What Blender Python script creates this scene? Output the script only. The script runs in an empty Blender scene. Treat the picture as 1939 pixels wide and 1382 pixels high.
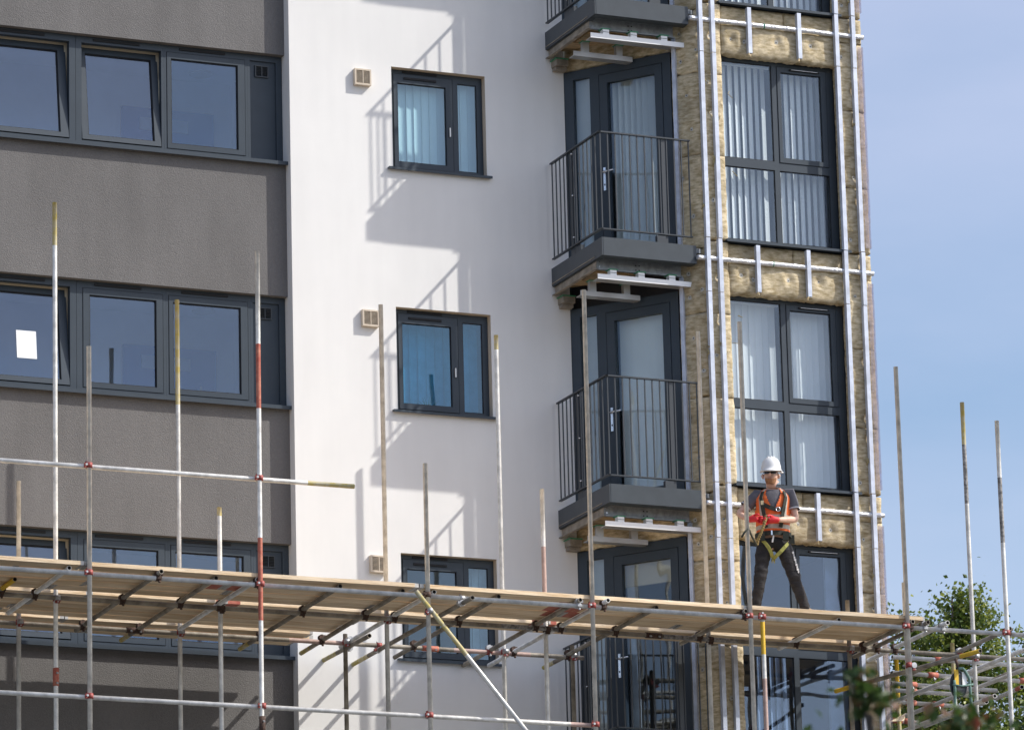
import bpy, bmesh, math, random
from mathutils import Vector, Matrix, noise
random.seed(11)
S = bpy.context.scene
COL = S.collection
R = math.radians

# ------------------------------------------------------------------ camera
YAW, PIT, ROLL = 0.4137, 0.2551, -0.0257
CAM = Vector((-20.496, -49.729, -17.411))
def cam_axes():
    cy, sy, cp, sp = math.cos(YAW), math.sin(YAW), math.cos(PIT), math.sin(PIT)
    F = Vector((sy*cp, cy*cp, sp)); Rt = Vector((cy, -sy, 0)); U = Rt.cross(F)
    cr, sr = math.cos(ROLL), math.sin(ROLL)
    return cr*Rt + sr*U, -sr*Rt + cr*U, F
_r, _u, _f = cam_axes()
cam_d = bpy.data.cameras.new('camera')
cam = bpy.data.objects.new('camera', cam_d); COL.objects.link(cam)
m = Matrix.Identity(4)
for i in range(3):
    m[i][0] = _r[i]; m[i][1] = _u[i]; m[i][2] = -_f[i]; m[i][3] = CAM[i]
cam.matrix_world = m
cam_d.sensor_width = 36.0
cam_d.lens = 9843.7/1939*36
cam_d.clip_start = 0.5; cam_d.clip_end = 3000
cam_d.dof.use_dof = True; cam_d.dof.focus_distance = 55.5; cam_d.dof.aperture_fstop = 10.0
S.camera = cam

# ------------------------------------------------------------------ sky, sun, exposure
SUN_AZ = 58.5      # the light travels towards -x and +y
SUN_EL = 43.0
W = bpy.data.worlds.new('World'); S.world = W; W.use_nodes = True
nt = W.node_tree; nt.nodes.clear()
sky = nt.nodes.new('ShaderNodeTexSky'); sky.sky_type = 'NISHITA'; sky.sun_disc = False
sky.sun_elevation = R(SUN_EL); sky.sun_rotation = R(180-SUN_AZ)
sky.air_density = 1.0; sky.dust_density = 2.2; sky.ozone_density = 2.6
tc = nt.nodes.new('ShaderNodeTexCoord')
mp = nt.nodes.new('ShaderNodeMapping'); mp.inputs['Scale'].default_value = (3, 3, 9)
nz = nt.nodes.new('ShaderNodeTexNoise'); nz.inputs['Scale'].default_value = 1.7; nz.inputs['Detail'].default_value = 6
rp = nt.nodes.new('ShaderNodeValToRGB'); rp.color_ramp.elements[0].position = .26; rp.color_ramp.elements[1].position = .84
mulc = nt.nodes.new('ShaderNodeMath'); mulc.operation = 'MULTIPLY'; mulc.inputs[1].default_value = .30
mixc = nt.nodes.new('ShaderNodeMix'); mixc.data_type = 'RGBA'
bg = nt.nodes.new('ShaderNodeBackground'); bg.inputs['Strength'].default_value = 0.145
out = nt.nodes.new('ShaderNodeOutputWorld')
L = nt.links.new
L(tc.outputs['Generated'], mp.inputs['Vector']); L(mp.outputs[0], nz.inputs['Vector'])
L(nz.outputs['Fac'], rp.inputs['Fac']); L(rp.outputs['Color'], mulc.inputs[0])
L(mulc.outputs[0], mixc.inputs['Factor']); L(sky.outputs['Color'], mixc.inputs['A'])
mixc.inputs['B'].default_value = (7.4, 6.7, 7.5, 1)
L(mixc.outputs['Result'], bg.inputs['Color']); L(bg.outputs[0], out.inputs['Surface'])

sd = bpy.data.lights.new('sun', 'SUN'); sd.energy = 3.6; sd.angle = R(0.53); sd.color = (1.0, .965, .90)
sun = bpy.data.objects.new('sun', sd); COL.objects.link(sun)
ce = math.cos(R(SUN_EL))
sdir = Vector((-math.sin(R(SUN_AZ))*ce, math.cos(R(SUN_AZ))*ce, -math.sin(R(SUN_EL))))
sun.rotation_euler = sdir.to_track_quat('-Z', 'Y').to_euler()
sun.location = (30, -30, 40)
S.view_settings.view_transform = 'Standard'; S.view_settings.look = 'None'
S.view_settings.exposure = 0.31; S.view_settings.gamma = 1.0
S.view_settings.use_curve_mapping = False
S.cycles.max_bounces = 8; S.cycles.transparent_max_bounces = 24; S.cycles.glossy_bounces = 4

# ------------------------------------------------------------------ materials
def nmat(name):
    mt = bpy.data.materials.new(name); mt.use_nodes = True
    t = mt.node_tree; t.nodes.clear()
    o = t.nodes.new('ShaderNodeOutputMaterial')
    return mt, t, o
def mat(name, col, rough=.6, metal=0.0, var=.0, vscale=3.0, bump=0.0, bscale=60.0, stretch=(1,1,1), spec=.5,
        col2=None, detail=5, trans=0.0, rand=0.0, low=.35, high=.65, big=None):
    mt, t, o = nmat(name)
    b = t.nodes.new('ShaderNodeBsdfPrincipled'); N = t.nodes.new; l = t.links.new
    b.inputs['Base Color'].default_value = (*col, 1); b.inputs['Roughness'].default_value = rough
    b.inputs['Metallic'].default_value = metal; b.inputs['Specular IOR Level'].default_value = spec
    tcn = N('ShaderNodeTexCoord'); mpn = N('ShaderNodeMapping'); mpn.inputs['Scale'].default_value = stretch
    l(tcn.outputs['Object'], mpn.inputs['Vector'])
    colsock = None
    if var > 0 or col2:
        nn = N('ShaderNodeTexNoise'); nn.inputs['Scale'].default_value = vscale; nn.inputs['Detail'].default_value = detail
        nn.inputs['Roughness'].default_value = .6
        l(mpn.outputs[0], nn.inputs['Vector'])
        r = N('ShaderNodeValToRGB'); r.color_ramp.elements[0].position = low; r.color_ramp.elements[1].position = high
        c2 = col2 if col2 else tuple(min(1, c*(1+var)) for c in col)
        c1 = col if col2 else tuple(c*(1-var) for c in col)
        r.color_ramp.elements[0].color = (*c1, 1); r.color_ramp.elements[1].color = (*c2, 1)
        l(nn.outputs['Fac'], r.inputs['Fac']); colsock = r.outputs['Color']
    if rand > 0:
        oi = N('ShaderNodeObjectInfo'); mr = N('ShaderNodeMapRange')
        mr.inputs['To Min'].default_value = 1-rand; mr.inputs['To Max'].default_value = 1+rand
        l(oi.outputs['Random'], mr.inputs['Value'])
        hs = N('ShaderNodeHueSaturation'); l(mr.outputs[0], hs.inputs['Value'])
        if colsock: l(colsock, hs.inputs['Color'])
        else: hs.inputs['Color'].default_value = (*col, 1)
        colsock = hs.outputs['Color']
    for amt, sc, st in (big or ()):      # broad stains, runs and uneven tone
        m2 = N('ShaderNodeMapping'); m2.inputs['Scale'].default_value = st; l(tcn.outputs['Object'], m2.inputs['Vector'])
        n2 = N('ShaderNodeTexNoise'); n2.inputs['Scale'].default_value = sc; n2.inputs['Detail'].default_value = 5; l(m2.outputs[0], n2.inputs['Vector'])
        r2 = N('ShaderNodeMapRange'); r2.inputs['From Min'].default_value = .3; r2.inputs['From Max'].default_value = .7
        r2.inputs['To Min'].default_value = 1-amt; r2.inputs['To Max'].default_value = 1+amt*.5; l(n2.outputs['Fac'], r2.inputs['Value'])
        h2 = N('ShaderNodeHueSaturation'); l(r2.outputs[0], h2.inputs['Value'])
        if colsock: l(colsock, h2.inputs['Color'])
        else: h2.inputs['Color'].default_value = (*col, 1)
        colsock = h2.outputs['Color']
    if colsock: l(colsock, b.inputs['Base Color'])
    if bump > 0:
        bn = N('ShaderNodeTexNoise'); bn.inputs['Scale'].default_value = bscale; bn.inputs['Detail'].default_value = 6
        l(mpn.outputs[0], bn.inputs['Vector'])
        bp = N('ShaderNodeBump'); bp.inputs['Strength'].default_value = bump; bp.inputs['Distance'].default_value = .02
        l(bn.outputs['Fac'], bp.inputs['Height']); l(bp.outputs[0], b.inputs['Normal'])
    if trans > 0:
        tr = N('ShaderNodeBsdfTranslucent'); mx = N('ShaderNodeMixShader'); mx.inputs['Fac'].default_value = trans
        if colsock: l(colsock, tr.inputs['Color'])
        else: tr.inputs['Color'].default_value = (*col, 1)
        l(b.outputs[0], mx.inputs[1]); l(tr.outputs[0], mx.inputs[2]); l(mx.outputs[0], o.inputs['Surface'])
    else:
        l(b.outputs[0], o.inputs['Surface'])
    return mt
def glass(name, fac, tint, wav=.02):
    mt, t, o = nmat(name); N = t.nodes.new; l = t.links.new
    g = N('ShaderNodeBsdfGlossy'); g.inputs['Roughness'].default_value = .012; g.inputs['Color'].default_value = (.82, .91, 1, 1)
    tr = N('ShaderNodeBsdfTransparent'); tr.inputs['Color'].default_value = (*tint, 1)
    mx = N('ShaderNodeMixShader')
    lw = N('ShaderNodeLayerWeight'); lw.inputs['Blend'].default_value = .2
    ma = N('ShaderNodeMath'); ma.operation = 'MULTIPLY_ADD'; ma.inputs[1].default_value = .12; ma.inputs[2].default_value = fac
    l(lw.outputs['Facing'], ma.inputs[0]); l(ma.outputs[0], mx.inputs['Fac'])
    n1 = N('ShaderNodeTexNoise'); n1.inputs['Scale'].default_value = 1.6; n1.inputs['Detail'].default_value = 1
    tcn = N('ShaderNodeTexCoord'); l(tcn.outputs['Object'], n1.inputs['Vector'])
    bp = N('ShaderNodeBump'); bp.inputs['Strength'].default_value = wav; bp.inputs['Distance'].default_value = .3
    l(n1.outputs['Fac'], bp.inputs['Height']); l(bp.outputs[0], g.inputs['Normal'])
    l(tr.outputs[0], mx.inputs[1]); l(g.outputs[0], mx.inputs[2]); l(mx.outputs[0], o.inputs['Surface'])
    return mt
M = {}
M['white'] = mat('white_render', (.81, .795, .77), .85, var=.02, vscale=.9, bump=.12, bscale=150, big=[(.03, 1.1, (1, 1, .6)), (.025, 6, (1, 1, .12))])
M['grey'] = mat('grey_render', (.163, .156, .152), .9, var=.11, vscale=62, bump=.42, bscale=95, detail=8, low=.3, high=.7, big=[(.13, 1.3, (1, 1, .6)), (.08, 4.5, (1, 1, .15))])
M['frame'] = mat('anthracite_frame', (.040, .054, .070), .45, var=.06, vscale=4, spec=.35)
M['gap'] = mat('black_gasket', (.008, .009, .012), .7)
M['cream'] = mat('cream_inner_frame', (.50, .44, .33), .6)
M['beige_reveal'] = mat('beige_reveal', (.62, .53, .42), .8, var=.05)
M['glass_blue'] = glass('window_glass', .080, (.82, .90, 1.0))
M['glass_pale'] = glass('white_wall_glass', .07, (.84, .94, .97))
M['glass_clear'] = glass('bay_glass', .060, (.94, .965, .98))
M['glass_cyan'] = glass('tinted_glass', .075, (.50, .83, .95))
M['door_glass'] = glass('door_glass', .05, (.92, .95, .955))
M['blind'] = mat('blind_fabric', (.86, .87, .85), .8, trans=.12, var=.03, vscale=2)
M['blind_dim'] = mat('closed_panel', (.55, .56, .55), .8, var=.03)
M['curtain'] = mat('curtain_cloth', (.55, .58, .62), .9, trans=.3, var=.1, vscale=6)
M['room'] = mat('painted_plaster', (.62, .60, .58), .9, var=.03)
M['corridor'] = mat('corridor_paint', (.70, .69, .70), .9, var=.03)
M['dimroom'] = mat('dimmed_room_paint', (.22, .22, .24), .9)  # wall colour darkened so the room behind the blinds looks unlit
M['bluedoor'] = mat('blue_painted_door', (.03, .12, .40), .5)
M['paleplate'] = mat('pale_plate', (.35, .40, .50), .4)
M['wool'] = mat('mineral_wool', (.38, .295, .16), .95, col2=(.74, .63, .44), vscale=11, bump=.5, bscale=60, stretch=(1, 1, 3), detail=10, rand=.16, big=[(.22, 3.2, (1, 1, 1))])
M['woolcut'] = mat('mineral_wool_cut', (.30, .24, .12), .95, col2=(.48, .40, .22), vscale=30, bump=.6, bscale=80)
M['black_membrane'] = mat('black_membrane', (.02, .02, .024), .6, bump=.5, bscale=30)
M['channel'] = mat('aluminium_channel', (.54, .58, .67), .45, metal=.3, var=.16, vscale=7)
M['foil'] = mat('silver_foil', (.74, .75, .78), .34, metal=.55, var=.12, vscale=30, bump=.8, bscale=38, stretch=(1, 1, 1))
M['disc'] = mat('white_plastic', (.52, .50, .45), .5)
M['film'] = None
M['galv'] = mat('galvanised_steel', (.30, .32, .335), .5, metal=.35, var=.22, vscale=16, bump=.15, bscale=60)
M['galv_brown'] = mat('primed_steel', (.30, .26, .21), .6, metal=.2, var=.25, vscale=9)
M['alu_white'] = mat('white_aluminium', (.86, .86, .85), .35, metal=.1)
M['alu_mill'] = mat('mill_aluminium', (.58, .57, .55), .35, metal=.6)
M['green'] = mat('green_clip', (.05, .26, .14), .5)
M['ply'] = mat('plywood', (.42, .30, .17), .8, var=.3, vscale=6, stretch=(1, 6, 1))
M['fascia'] = mat('balcony_fascia', (.042, .052, .061), .38, var=.08, vscale=8)
M['rail'] = mat('dark_rail', (.035, .042, .05), .4)
M['chrome'] = mat('chrome', (.85, .86, .88), .18, metal=.9)
M['tube'] = mat('scaffold_tube', (.56, .545, .51), .42, metal=.2, col2=(.86, .84, .79), vscale=9, bump=.12, bscale=60, rand=.12, detail=9)
M['tube_old_shaded'] = mat('weathered_shaded_tube', (.17, .145, .115), .7, metal=.1, col2=(.40, .355, .285), vscale=6, bump=.2, bscale=50, rand=.15)  # old tubes, with the shade under the deck also darkened into the colour
M['tube_in'] = mat('tube_inside', (.035, .032, .03), .9)
M['yellow'] = mat('faded_yellow_paint', (.50, .40, .10), .7, col2=(.55, .50, .36), vscale=14)
M['yellow_b'] = mat('bright_yellow_paint', (.72, .45, .03), .55, var=.1, vscale=10)
M['redpaint'] = mat('red_paint', (.40, .085, .055), .7, col2=(.52, .20, .13), vscale=16)
M['pinkpaint'] = mat('faded_red_paint', (.48, .34, .29), .7, var=.15, vscale=14)
M['soot'] = mat('tar_stained_tube', (.10, .095, .09), .75, col2=(.42, .40, .38), vscale=22)
M['zinc'] = mat('zinc_coupler', (.50, .50, .50), .4, metal=.6, var=.2, vscale=30)
M['rust'] = mat('rusty_coupler', (.075, .042, .030), .8, var=.4, vscale=40, bump=.3)
M['redcoup'] = mat('red_coupler', (.30, .055, .045), .55, var=.3, vscale=40)
M['board'] = mat('timber_board', (.66, .455, .25), .75, col2=(.93, .765, .55), vscale=3.0, stretch=(.5, 7, 7), bump=.35, bscale=14, rand=.17, detail=8)
M['board_end'] = mat('board_end_band', (.48, .46, .43), .5, metal=.5, var=.2, vscale=20)
M['leaf'] = mat('leaf', (.045, .085, .018), .5, trans=.45, rand=0)
M['ground'] = mat('paving', (.11, .105, .095), .9, var=.15, vscale=.4, bump=.3, bscale=12)

# plastic film
def film_mat():
    mt, t, o = nmat('clear_plastic_film'); N = t.nodes.new; l = t.links.new
    b = N('ShaderNodeBsdfPrincipled'); b.inputs['Roughness'].default_value = .25
    b.inputs['Base Color'].default_value = (.50, .47, .50, 1)
    tr = N('ShaderNodeBsdfTransparent'); tr.inputs['Color'].default_value = (.92, .90, .93, 1)
    mx = N('ShaderNodeMixShader'); nn = N('ShaderNodeTexNoise'); nn.inputs['Scale'].default_value = 9
    tcn = N('ShaderNodeTexCoord'); l(tcn.outputs['Object'], nn.inputs['Vector'])
    mr = N('ShaderNodeMapRange'); mr.inputs['To Min'].default_value = -.1; mr.inputs['To Max'].default_value = .5
    l(nn.outputs['Fac'], mr.inputs['Value']); l(mr.outputs[0], mx.inputs['Fac'])
    l(tr.outputs[0], mx.inputs[1]); l(b.outputs[0], mx.inputs[2]); l(mx.outputs[0], o.inputs['Surface'])
    return mt
M['film'] = film_mat()
def leafmat(name, c1, c2, vs, tr=.4, rough=.42):
    return mat(name, c1, rough, col2=c2, vscale=vs, trans=tr, detail=3)

# ------------------------------------------------------------------ helpers
def V(*a): return Vector(a)
class MB:
    def __init__(s): s.v = []; s.f = []; s.m = []; s.sm = []
    def face(s, idx, mi=0, smooth=False): s.f.append(idx); s.m.append(mi); s.sm.append(smooth)
    def quad(s, a, b, c, d, mi=0):
        n = len(s.v); s.v += [tuple(a), tuple(b), tuple(c), tuple(d)]; s.face((n, n+1, n+2, n+3), mi)
    def poly(s, pts, mi=0):
        n = len(s.v); s.v += [tuple(p) for p in pts]; s.face(tuple(range(n, n+len(pts))), mi)
    def obox(s, c, ax, h, mi=0):
        c = Vector(c); n = len(s.v); X, Y, Z = [Vector(a)*k for a, k in zip(ax, h)]
        for sz in (-1, 1):
            for sx, sy in ((-1, -1), (1, -1), (1, 1), (-1, 1)):
                s.v.append(tuple(c+X*sx+Y*sy+Z*sz))
        for q in ((0, 3, 2, 1), (4, 5, 6, 7), (0, 1, 5, 4), (1, 2, 6, 5), (2, 3, 7, 6), (3, 0, 4, 7)):
            s.face(tuple(n+i for i in q), mi)
    def box(s, x0, x1, y0, y1, z0, z1, mi=0):
        s.obox(((x0+x1)/2, (y0+y1)/2, (z0+z1)/2), ((1, 0, 0), (0, 1, 0), (0, 0, 1)),
               (abs(x1-x0)/2, abs(y1-y0)/2, abs(z1-z0)/2), mi)
    def prism(s, poly, z0, z1, mi=0):
        n = len(s.v); k = len(poly)
        for z in (z0, z1): s.v += [(p[0], p[1], z) for p in poly]
        s.face(tuple(n+i for i in reversed(range(k))), mi); s.face(tuple(n+k+i for i in range(k)), mi)
        for i in range(k): s.face((n+i, n+(i+1) % k, n+k+(i+1) % k, n+k+i), mi)
    def path(s, pts, r, seg=8, mi=0, cap=True, flat=1.0, up=None):
        pts = [Vector(p) for p in pts]; rings = []; prev = None
        rr = r if isinstance(r, (list, tuple)) else [r]*len(pts)
        for i, p in enumerate(pts):
            d = (pts[min(i+1, len(pts)-1)]-pts[max(i-1, 0)]).normalized()
            if up is not None: ref = Vector(up)
            elif prev is not None: ref = prev
            else: ref = Vector((0, 0, 1)) if abs(d.z) < .9 else Vector((1, 0, 0))
            a = d.cross(ref)
            if a.length < 1e-5: a = d.cross(Vector((1, .3, .2)))
            a.normalize(); b = a.cross(d).normalized(); prev = b
            n = len(s.v)
            for k in range(seg):
                t = 2*math.pi*k/seg
                s.v.append(tuple(p+a*(math.cos(t)*rr[i])+b*(math.sin(t)*rr[i]*flat)))
            rings.append(n)
        for i in range(len(rings)-1):
            A, B = rings[i], rings[i+1]
            for k in range(seg):
                s.face((A+k, A+(k+1) % seg, B+(k+1) % seg, B+k), mi, True)
        if cap:
            s.face(tuple(rings[0]+k for k in reversed(range(seg))), mi); s.face(tuple(rings[-1]+k for k in range(seg)), mi)
    def pipe(s, p0, p1, ro=.0235, ri=.0185, seg=14, bands=None):
        """open steel tube with a wall thickness; bands = [(t0, t1, material index)] along its length"""
        p0 = Vector(p0); p1 = Vector(p1); d = (p1-p0); Ln = d.length; d.normalize()
        a = d.cross(Vector((0, 0, 1)) if abs(d.z) < .9 else Vector((1, 0, 0))).normalized(); b = a.cross(d)
        cuts = {0.0, 1.0}
        for t0, t1, _ in (bands or []): cuts |= {t0, t1}
        cuts = sorted(cuts)
        def ring(c, r):
            n = len(s.v)
            for k in range(seg):
                t = 2*math.pi*k/seg; s.v.append(tuple(c+a*(math.cos(t)*r)+b*(math.sin(t)*r)))
            return n
        rs = [ring(p0+d*(Ln*t), ro) for t in cuts]
        for i in range(len(cuts)-1):
            mid = (cuts[i]+cuts[i+1])/2; mi = 0
            for t0, t1, k in (bands or []):
                if t0 <= mid <= t1: mi = k
            A, B = rs[i], rs[i+1]
            for k in range(seg): s.face((A+k, A+(k+1) % seg, B+(k+1) % seg, B+k), mi, True)
        dep = min(.25, Ln*.4)
        for (R0, c, sg) in ((rs[0], p0, 1), (rs[-1], p1, -1)):
            ir = ring(c, ri); ie = ring(c+d*(sg*dep), ri)
            for k in range(seg):
                s.face((R0+k, ir+k, ir+(k+1) % seg, R0+(k+1) % seg), 0)
                s.face((ir+k, ie+k, ie+(k+1) % seg, ir+(k+1) % seg), 1, True)
            s.face(tuple(ie+k for k in range(seg)), 1)
    def mesh(s, name, mats):
        me = bpy.data.meshes.new(name); me.from_pydata(s.v, [], s.f)
        for mt in (mats if isinstance(mats, (list, tuple)) else [mats]): me.materials.append(mt)
        me.polygons.foreach_set('material_index', s.m); me.polygons.foreach_set('use_smooth', s.sm)
        me.update(); return me
    def build(s, name, mats, parent=None, loc=None):
        o = bpy.data.objects.new(name, s.mesh(name, mats)); COL.objects.link(o)
        if parent is not None:
            o.parent = parent
            if parent.type == 'EMPTY': o.location = -parent.location   # vertices are written in world metres
        if loc is not None: o.location = Vector(o.location)+Vector(loc)
        return o
def tag(o, label=None, cat=None, group=None, kind=None):
    if label: o['label'] = label
    if cat: o['category'] = cat
    if group: o['group'] = group
    if kind: o['kind'] = kind
    return o
def empty(name, loc, rz=0):
    o = bpy.data.objects.new(name, None); COL.objects.link(o); o.location = loc; o.rotation_euler = (0, 0, rz)
    o.empty_display_size = .2; return o
def copy_part(o, dz=0, parent=None):
    c = o.copy(); COL.objects.link(c)
    if parent is not None: c.parent = parent
    c.location = Vector(o.location)+Vector((0, 0, dz))
    for ch in list(o.children):
        d = ch.copy(); COL.objects.link(d); d.parent = c
    return c
def fixnormals(o):
    bm = bmesh.new(); bm.from_mesh(o.data); bmesh.ops.recalc_face_normals(bm, faces=bm.faces); bm.to_mesh(o.data); bm.free()

# ------------------------------------------------------------------ ground
GZ = -19.0
g = MB(); g.quad((-600, -600, GZ), (600, -600, GZ), (600, 600, GZ), (-600, 600, GZ))
tag(g.build('ground', M['ground']), 'pale paved ground around the apartment building', 'ground', kind='structure')

# ------------------------------------------------------------------ apartment building
H = 2.7; TOP = 8.2
GY = .14            # grey wall plane
WX0, WX1 = -1.19, 2.045
BY = -1.34; BX0, BX1 = 3.05, 5.055
bld = empty('apartment_building', (0, 0, GZ))
tag(bld, 'grey and white rendered apartment block with balconies and a stripped bay being reclad', 'building')

def wall_sheet(x0, x1, z0, z1, y, holes, mb, mi=0, rmi=0, depth=.1):
    """front skin with rectangular holes (hx0,hx1,hz0,hz1) and their reveals"""
    xs = sorted({x0, x1} | {h[0] for h in holes} | {h[1] for h in holes})
    zs = sorted({z0, z1} | {h[2] for h in holes} | {h[3] for h in holes})
    xs = [x for x in xs if x0 <= x <= x1]
    for i in range(len(xs)-1):
        for j in range(len(zs)-1):
            cx, cz = (xs[i]+xs[i+1])/2, (zs[j]+zs[j+1])/2
            if any(h[0] < cx < h[1] and h[2] < cz < h[3] for h in holes): continue
            mb.quad((xs[i], y, zs[j]), (xs[i+1], y, zs[j]), (xs[i+1], y, zs[j+1]), (xs[i], y, zs[j+1]), mi)
    for hx0, hx1, hz0, hz1 in holes:
        y2 = y+depth
        mb.quad((hx0, y, hz1), (hx1, y, hz1), (hx1, y2, hz1), (hx0, y2, hz1), rmi)
        mb.quad((hx0, y2, hz0), (hx1, y2, hz0), (hx1, y, hz0), (hx0, y, hz0), rmi)
        if hx1 < x1: mb.quad((hx1, y, hz0), (hx1, y2, hz0), (hx1, y2, hz1), (hx1, y, hz1), rmi)
        if hx0 > x0: mb.quad((hx0, y2, hz0), (hx0, y, hz0), (hx0, y, hz1), (hx0, y2, hz1), rmi)

# grey wall with the three ribbons of windows
GZ1, GZ0 = .034, -1.20
holes = [(-8.0, WX0, GZ0-H*k, GZ1-H*k) for k in (0, 1, 2)]
mb = MB(); wall_sheet(-8.0, WX0, GZ, TOP, GY, holes, mb, depth=.16)
tag(mb.build('grey_wall', M['grey'], bld), 'dark grey textured render')
# white wall
WH = [(-.006, 1.098, -1.172, -.010)]
mb = MB()
wall_sheet(WX0, WX1, GZ, TOP, 0, [(h[0], h[1], h[2]-H*k, h[3]-H*k) for h in WH for k in (0, 1, 2)], mb, 0, 1, depth=.13)
mb.quad((WX0, .32, GZ), (WX0, 0, GZ), (WX0, 0, TOP), (WX0, .32, TOP), 0)
tag(mb.build('white_wall', [M['white'], M['beige_reveal']], bld), 'smooth white render')
# backing walls of the bay, its side, roof
D0 = Vector((2.040, 0.02)); D1 = Vector((3.05, -1.34)); DD = (D1-D0).normalized(); DL = (D1-D0).length
DN = Vector((DD.y, -DD.x))       # outward (towards the balcony)
def dg(s_, z, off=0.0):
    p = D0+DD*s_+DN*off; return (p.x, p.y, z)
mb = MB()
hb = [(3.33, 4.74, -2.03-H*k, .10-H*k) for k in (-1, 0, 1, 2)]
wall_sheet(BX0+.04, BX1-.02, GZ, TOP, BY+.10, hb, mb, depth=.05)
mb.quad((BX1-.02, BY+.10, GZ), (BX1-.02, 6, GZ), (BX1-.02, 6, TOP), (BX1-.02, BY+.10, TOP))
zs = [GZ]
for k in (2, 1, 0, -1): zs += [-2.14-H*k, .13-H*k]
zs.append(TOP)
for i in range(len(zs)-1):
    if i % 2 == 0: mb.quad(dg(0, zs[i], -.07), dg(DL, zs[i], -.07), dg(DL, zs[i+1], -.07), dg(0, zs[i+1], -.07))
    else: mb.quad(dg(1.335, zs[i], -.07), dg(DL, zs[i], -.07), dg(DL, zs[i+1], -.07), dg(1.335, zs[i+1], -.07))
mb.build('bay_backing_wall', M['black_membrane'], bld)
mb = MB(); mb.prism([(-8, .2), (WX0, .2), (WX0, .02), (2.04, .02), (3.07, BY+.12), (BX1, BY+.12), (BX1, 6), (-8, 6)], TOP, TOP+.2)
mb.build('roof', M['grey'], bld)

# ---- rooms behind the glass
def room(name, poly, z0, z1, open_edges, mt='room'):
    mb = MB(); k = len(poly)
    for i in range(k):
        if i in open_edges: continue
        a, b = poly[i], poly[(i+1) % k]
        mb.quad((a[0], a[1], z0), (b[0], b[1], z0), (b[0], b[1], z1), (a[0], a[1], z1))
    mb.poly([(p[0], p[1], z1) for p in poly]); mb.poly([(p[0], p[1], z0) for p in reversed(poly)])
    return mb.build(name, M[mt], bld)
for k in (0, 1, 2):
    dz = -H*k
    rm = room('corridor', [(-8, .30), (WX0+.02, .30), (WX0+.02, 1.85), (-8, 1.85)], -2.35+dz, .21+dz, (0,), 'corridor')
    d = MB(); d.box(-2.46, -1.395, 1.80, 1.85, -2.3+dz, -.165+dz, 0)
    d.box(-2.26, -1.70, 1.785, 1.80, -.42+dz, -.28+dz, 1); d.box(-1.60, -1.575, 1.765, 1.80, -.78+dz, -.58+dz, 2)
    d.build('corridor_door', [M['bluedoor'], M['paleplate'], M['chrome']], rm)
    l = MB(); l.path([(-1.63, 1.55, .195+dz), (-1.63, 1.55, .21+dz)], .13, 20); l.build('ceiling_light', M['disc'], rm)
    rm = room('bedroom', [(-.9, .125), (1.9, .125), (1.9, 3.2), (-.9, 3.2)], -2.1+dz, .25+dz, (0,))
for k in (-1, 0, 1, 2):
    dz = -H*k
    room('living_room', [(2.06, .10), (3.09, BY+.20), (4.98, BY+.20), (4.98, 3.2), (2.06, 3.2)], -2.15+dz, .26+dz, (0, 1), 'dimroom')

# ---- grey ribbon windows
FY = .22
def ring(mb, x0, x1, z0, z1, gx0, gx1, gz0, gz1, y0, y1, mi=0):
    mb.box(x0, x1, y0, y1, gz1, z1, mi); mb.box(x0, x1, y0, y1, z0, gz0, mi)
    mb.box(x0, gx0, y0, y1, gz0, gz1, mi); mb.box(gx1, x1, y0, y1, gz0, gz1, mi)
def trickle(parent, x0, x1, z, y, n=1):
    t = MB(); t.box(x0, x1, y-.014, y, z-.011, z+.011); t.build('trickle_vent', M['gap'], parent)
def ribbon_window(k, x0, x1, sx0, sx1, gx0, gx1, opened, label):
    dz = -H*k
    w = MB(); zt, zb = GZ1+dz-.001, -1.18+dz
    st, sb = -.045+dz, -1.115+dz
    ring(w, x0, x1, zb, zt, sx0-.006, sx1+.006, sb-.006, st+.006, FY, FY+.07)
    fr = w.build('window', M['frame'], bld); fr['label'] = label
    s = MB(); gz1, gz0 = -.112+dz, -1.062+dz
    ring(s, sx0, sx1, sb, st, gx0, gx1, gz0, gz1, FY-.006, FY+.055)
    ring(s, gx0, gx1, gz0, gz1, gx0+.010, gx1-.010, gz0+.010, gz1-.010, FY+.006, FY+.03, 1)
    p = MB(); p.box(gx0, gx1, FY+.020, FY+.026, gz0, gz1)
    so = s.build('sash', [M['frame'], M['gap']], fr); po = p.build('pane', M['glass_blue'], fr)
    c = MB(); ring(c, sx0-.03, sx1+.03, sb-.03, st+.03, sx0+.012, sx1-.012, sb+.012, st-.004, FY+.115, FY+.15)
    c.build('inner_frame', M['cream'], fr)
    if opened:
        for o in (so, po):   # tilted inwards about its bottom edge
            ang = R(7.0); pv = Vector((0, FY+.05, sb))
            o.matrix_local = Matrix.Translation(pv) @ Matrix.Rotation(-ang, 4, 'X') @ Matrix.Translation(-pv)
        h = MB(); h.path([(sx1-.02, FY+.06, sb+.25), (sx1-.005, FY+.12, sb+.42)], .006, 6)
        h.build('stay_arm', M['chrome'], fr)
    else:
        gk = MB(); ring(gk, sx0-.0058, sx1+.0058, sb-.0058, st+.0058, sx0, sx1, sb, st, FY+.004, FY+.02)
        gk.build('gasket', M['gap'], fr)
    trickle(fr, (x0+x1)/2-.30, (x0+x1)/2+.22, .0+dz, FY)
    return fr
OPEN = {0: (1, 1, 0), 1: (1, 0, 0), 2: (1, 0, 0)}
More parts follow.
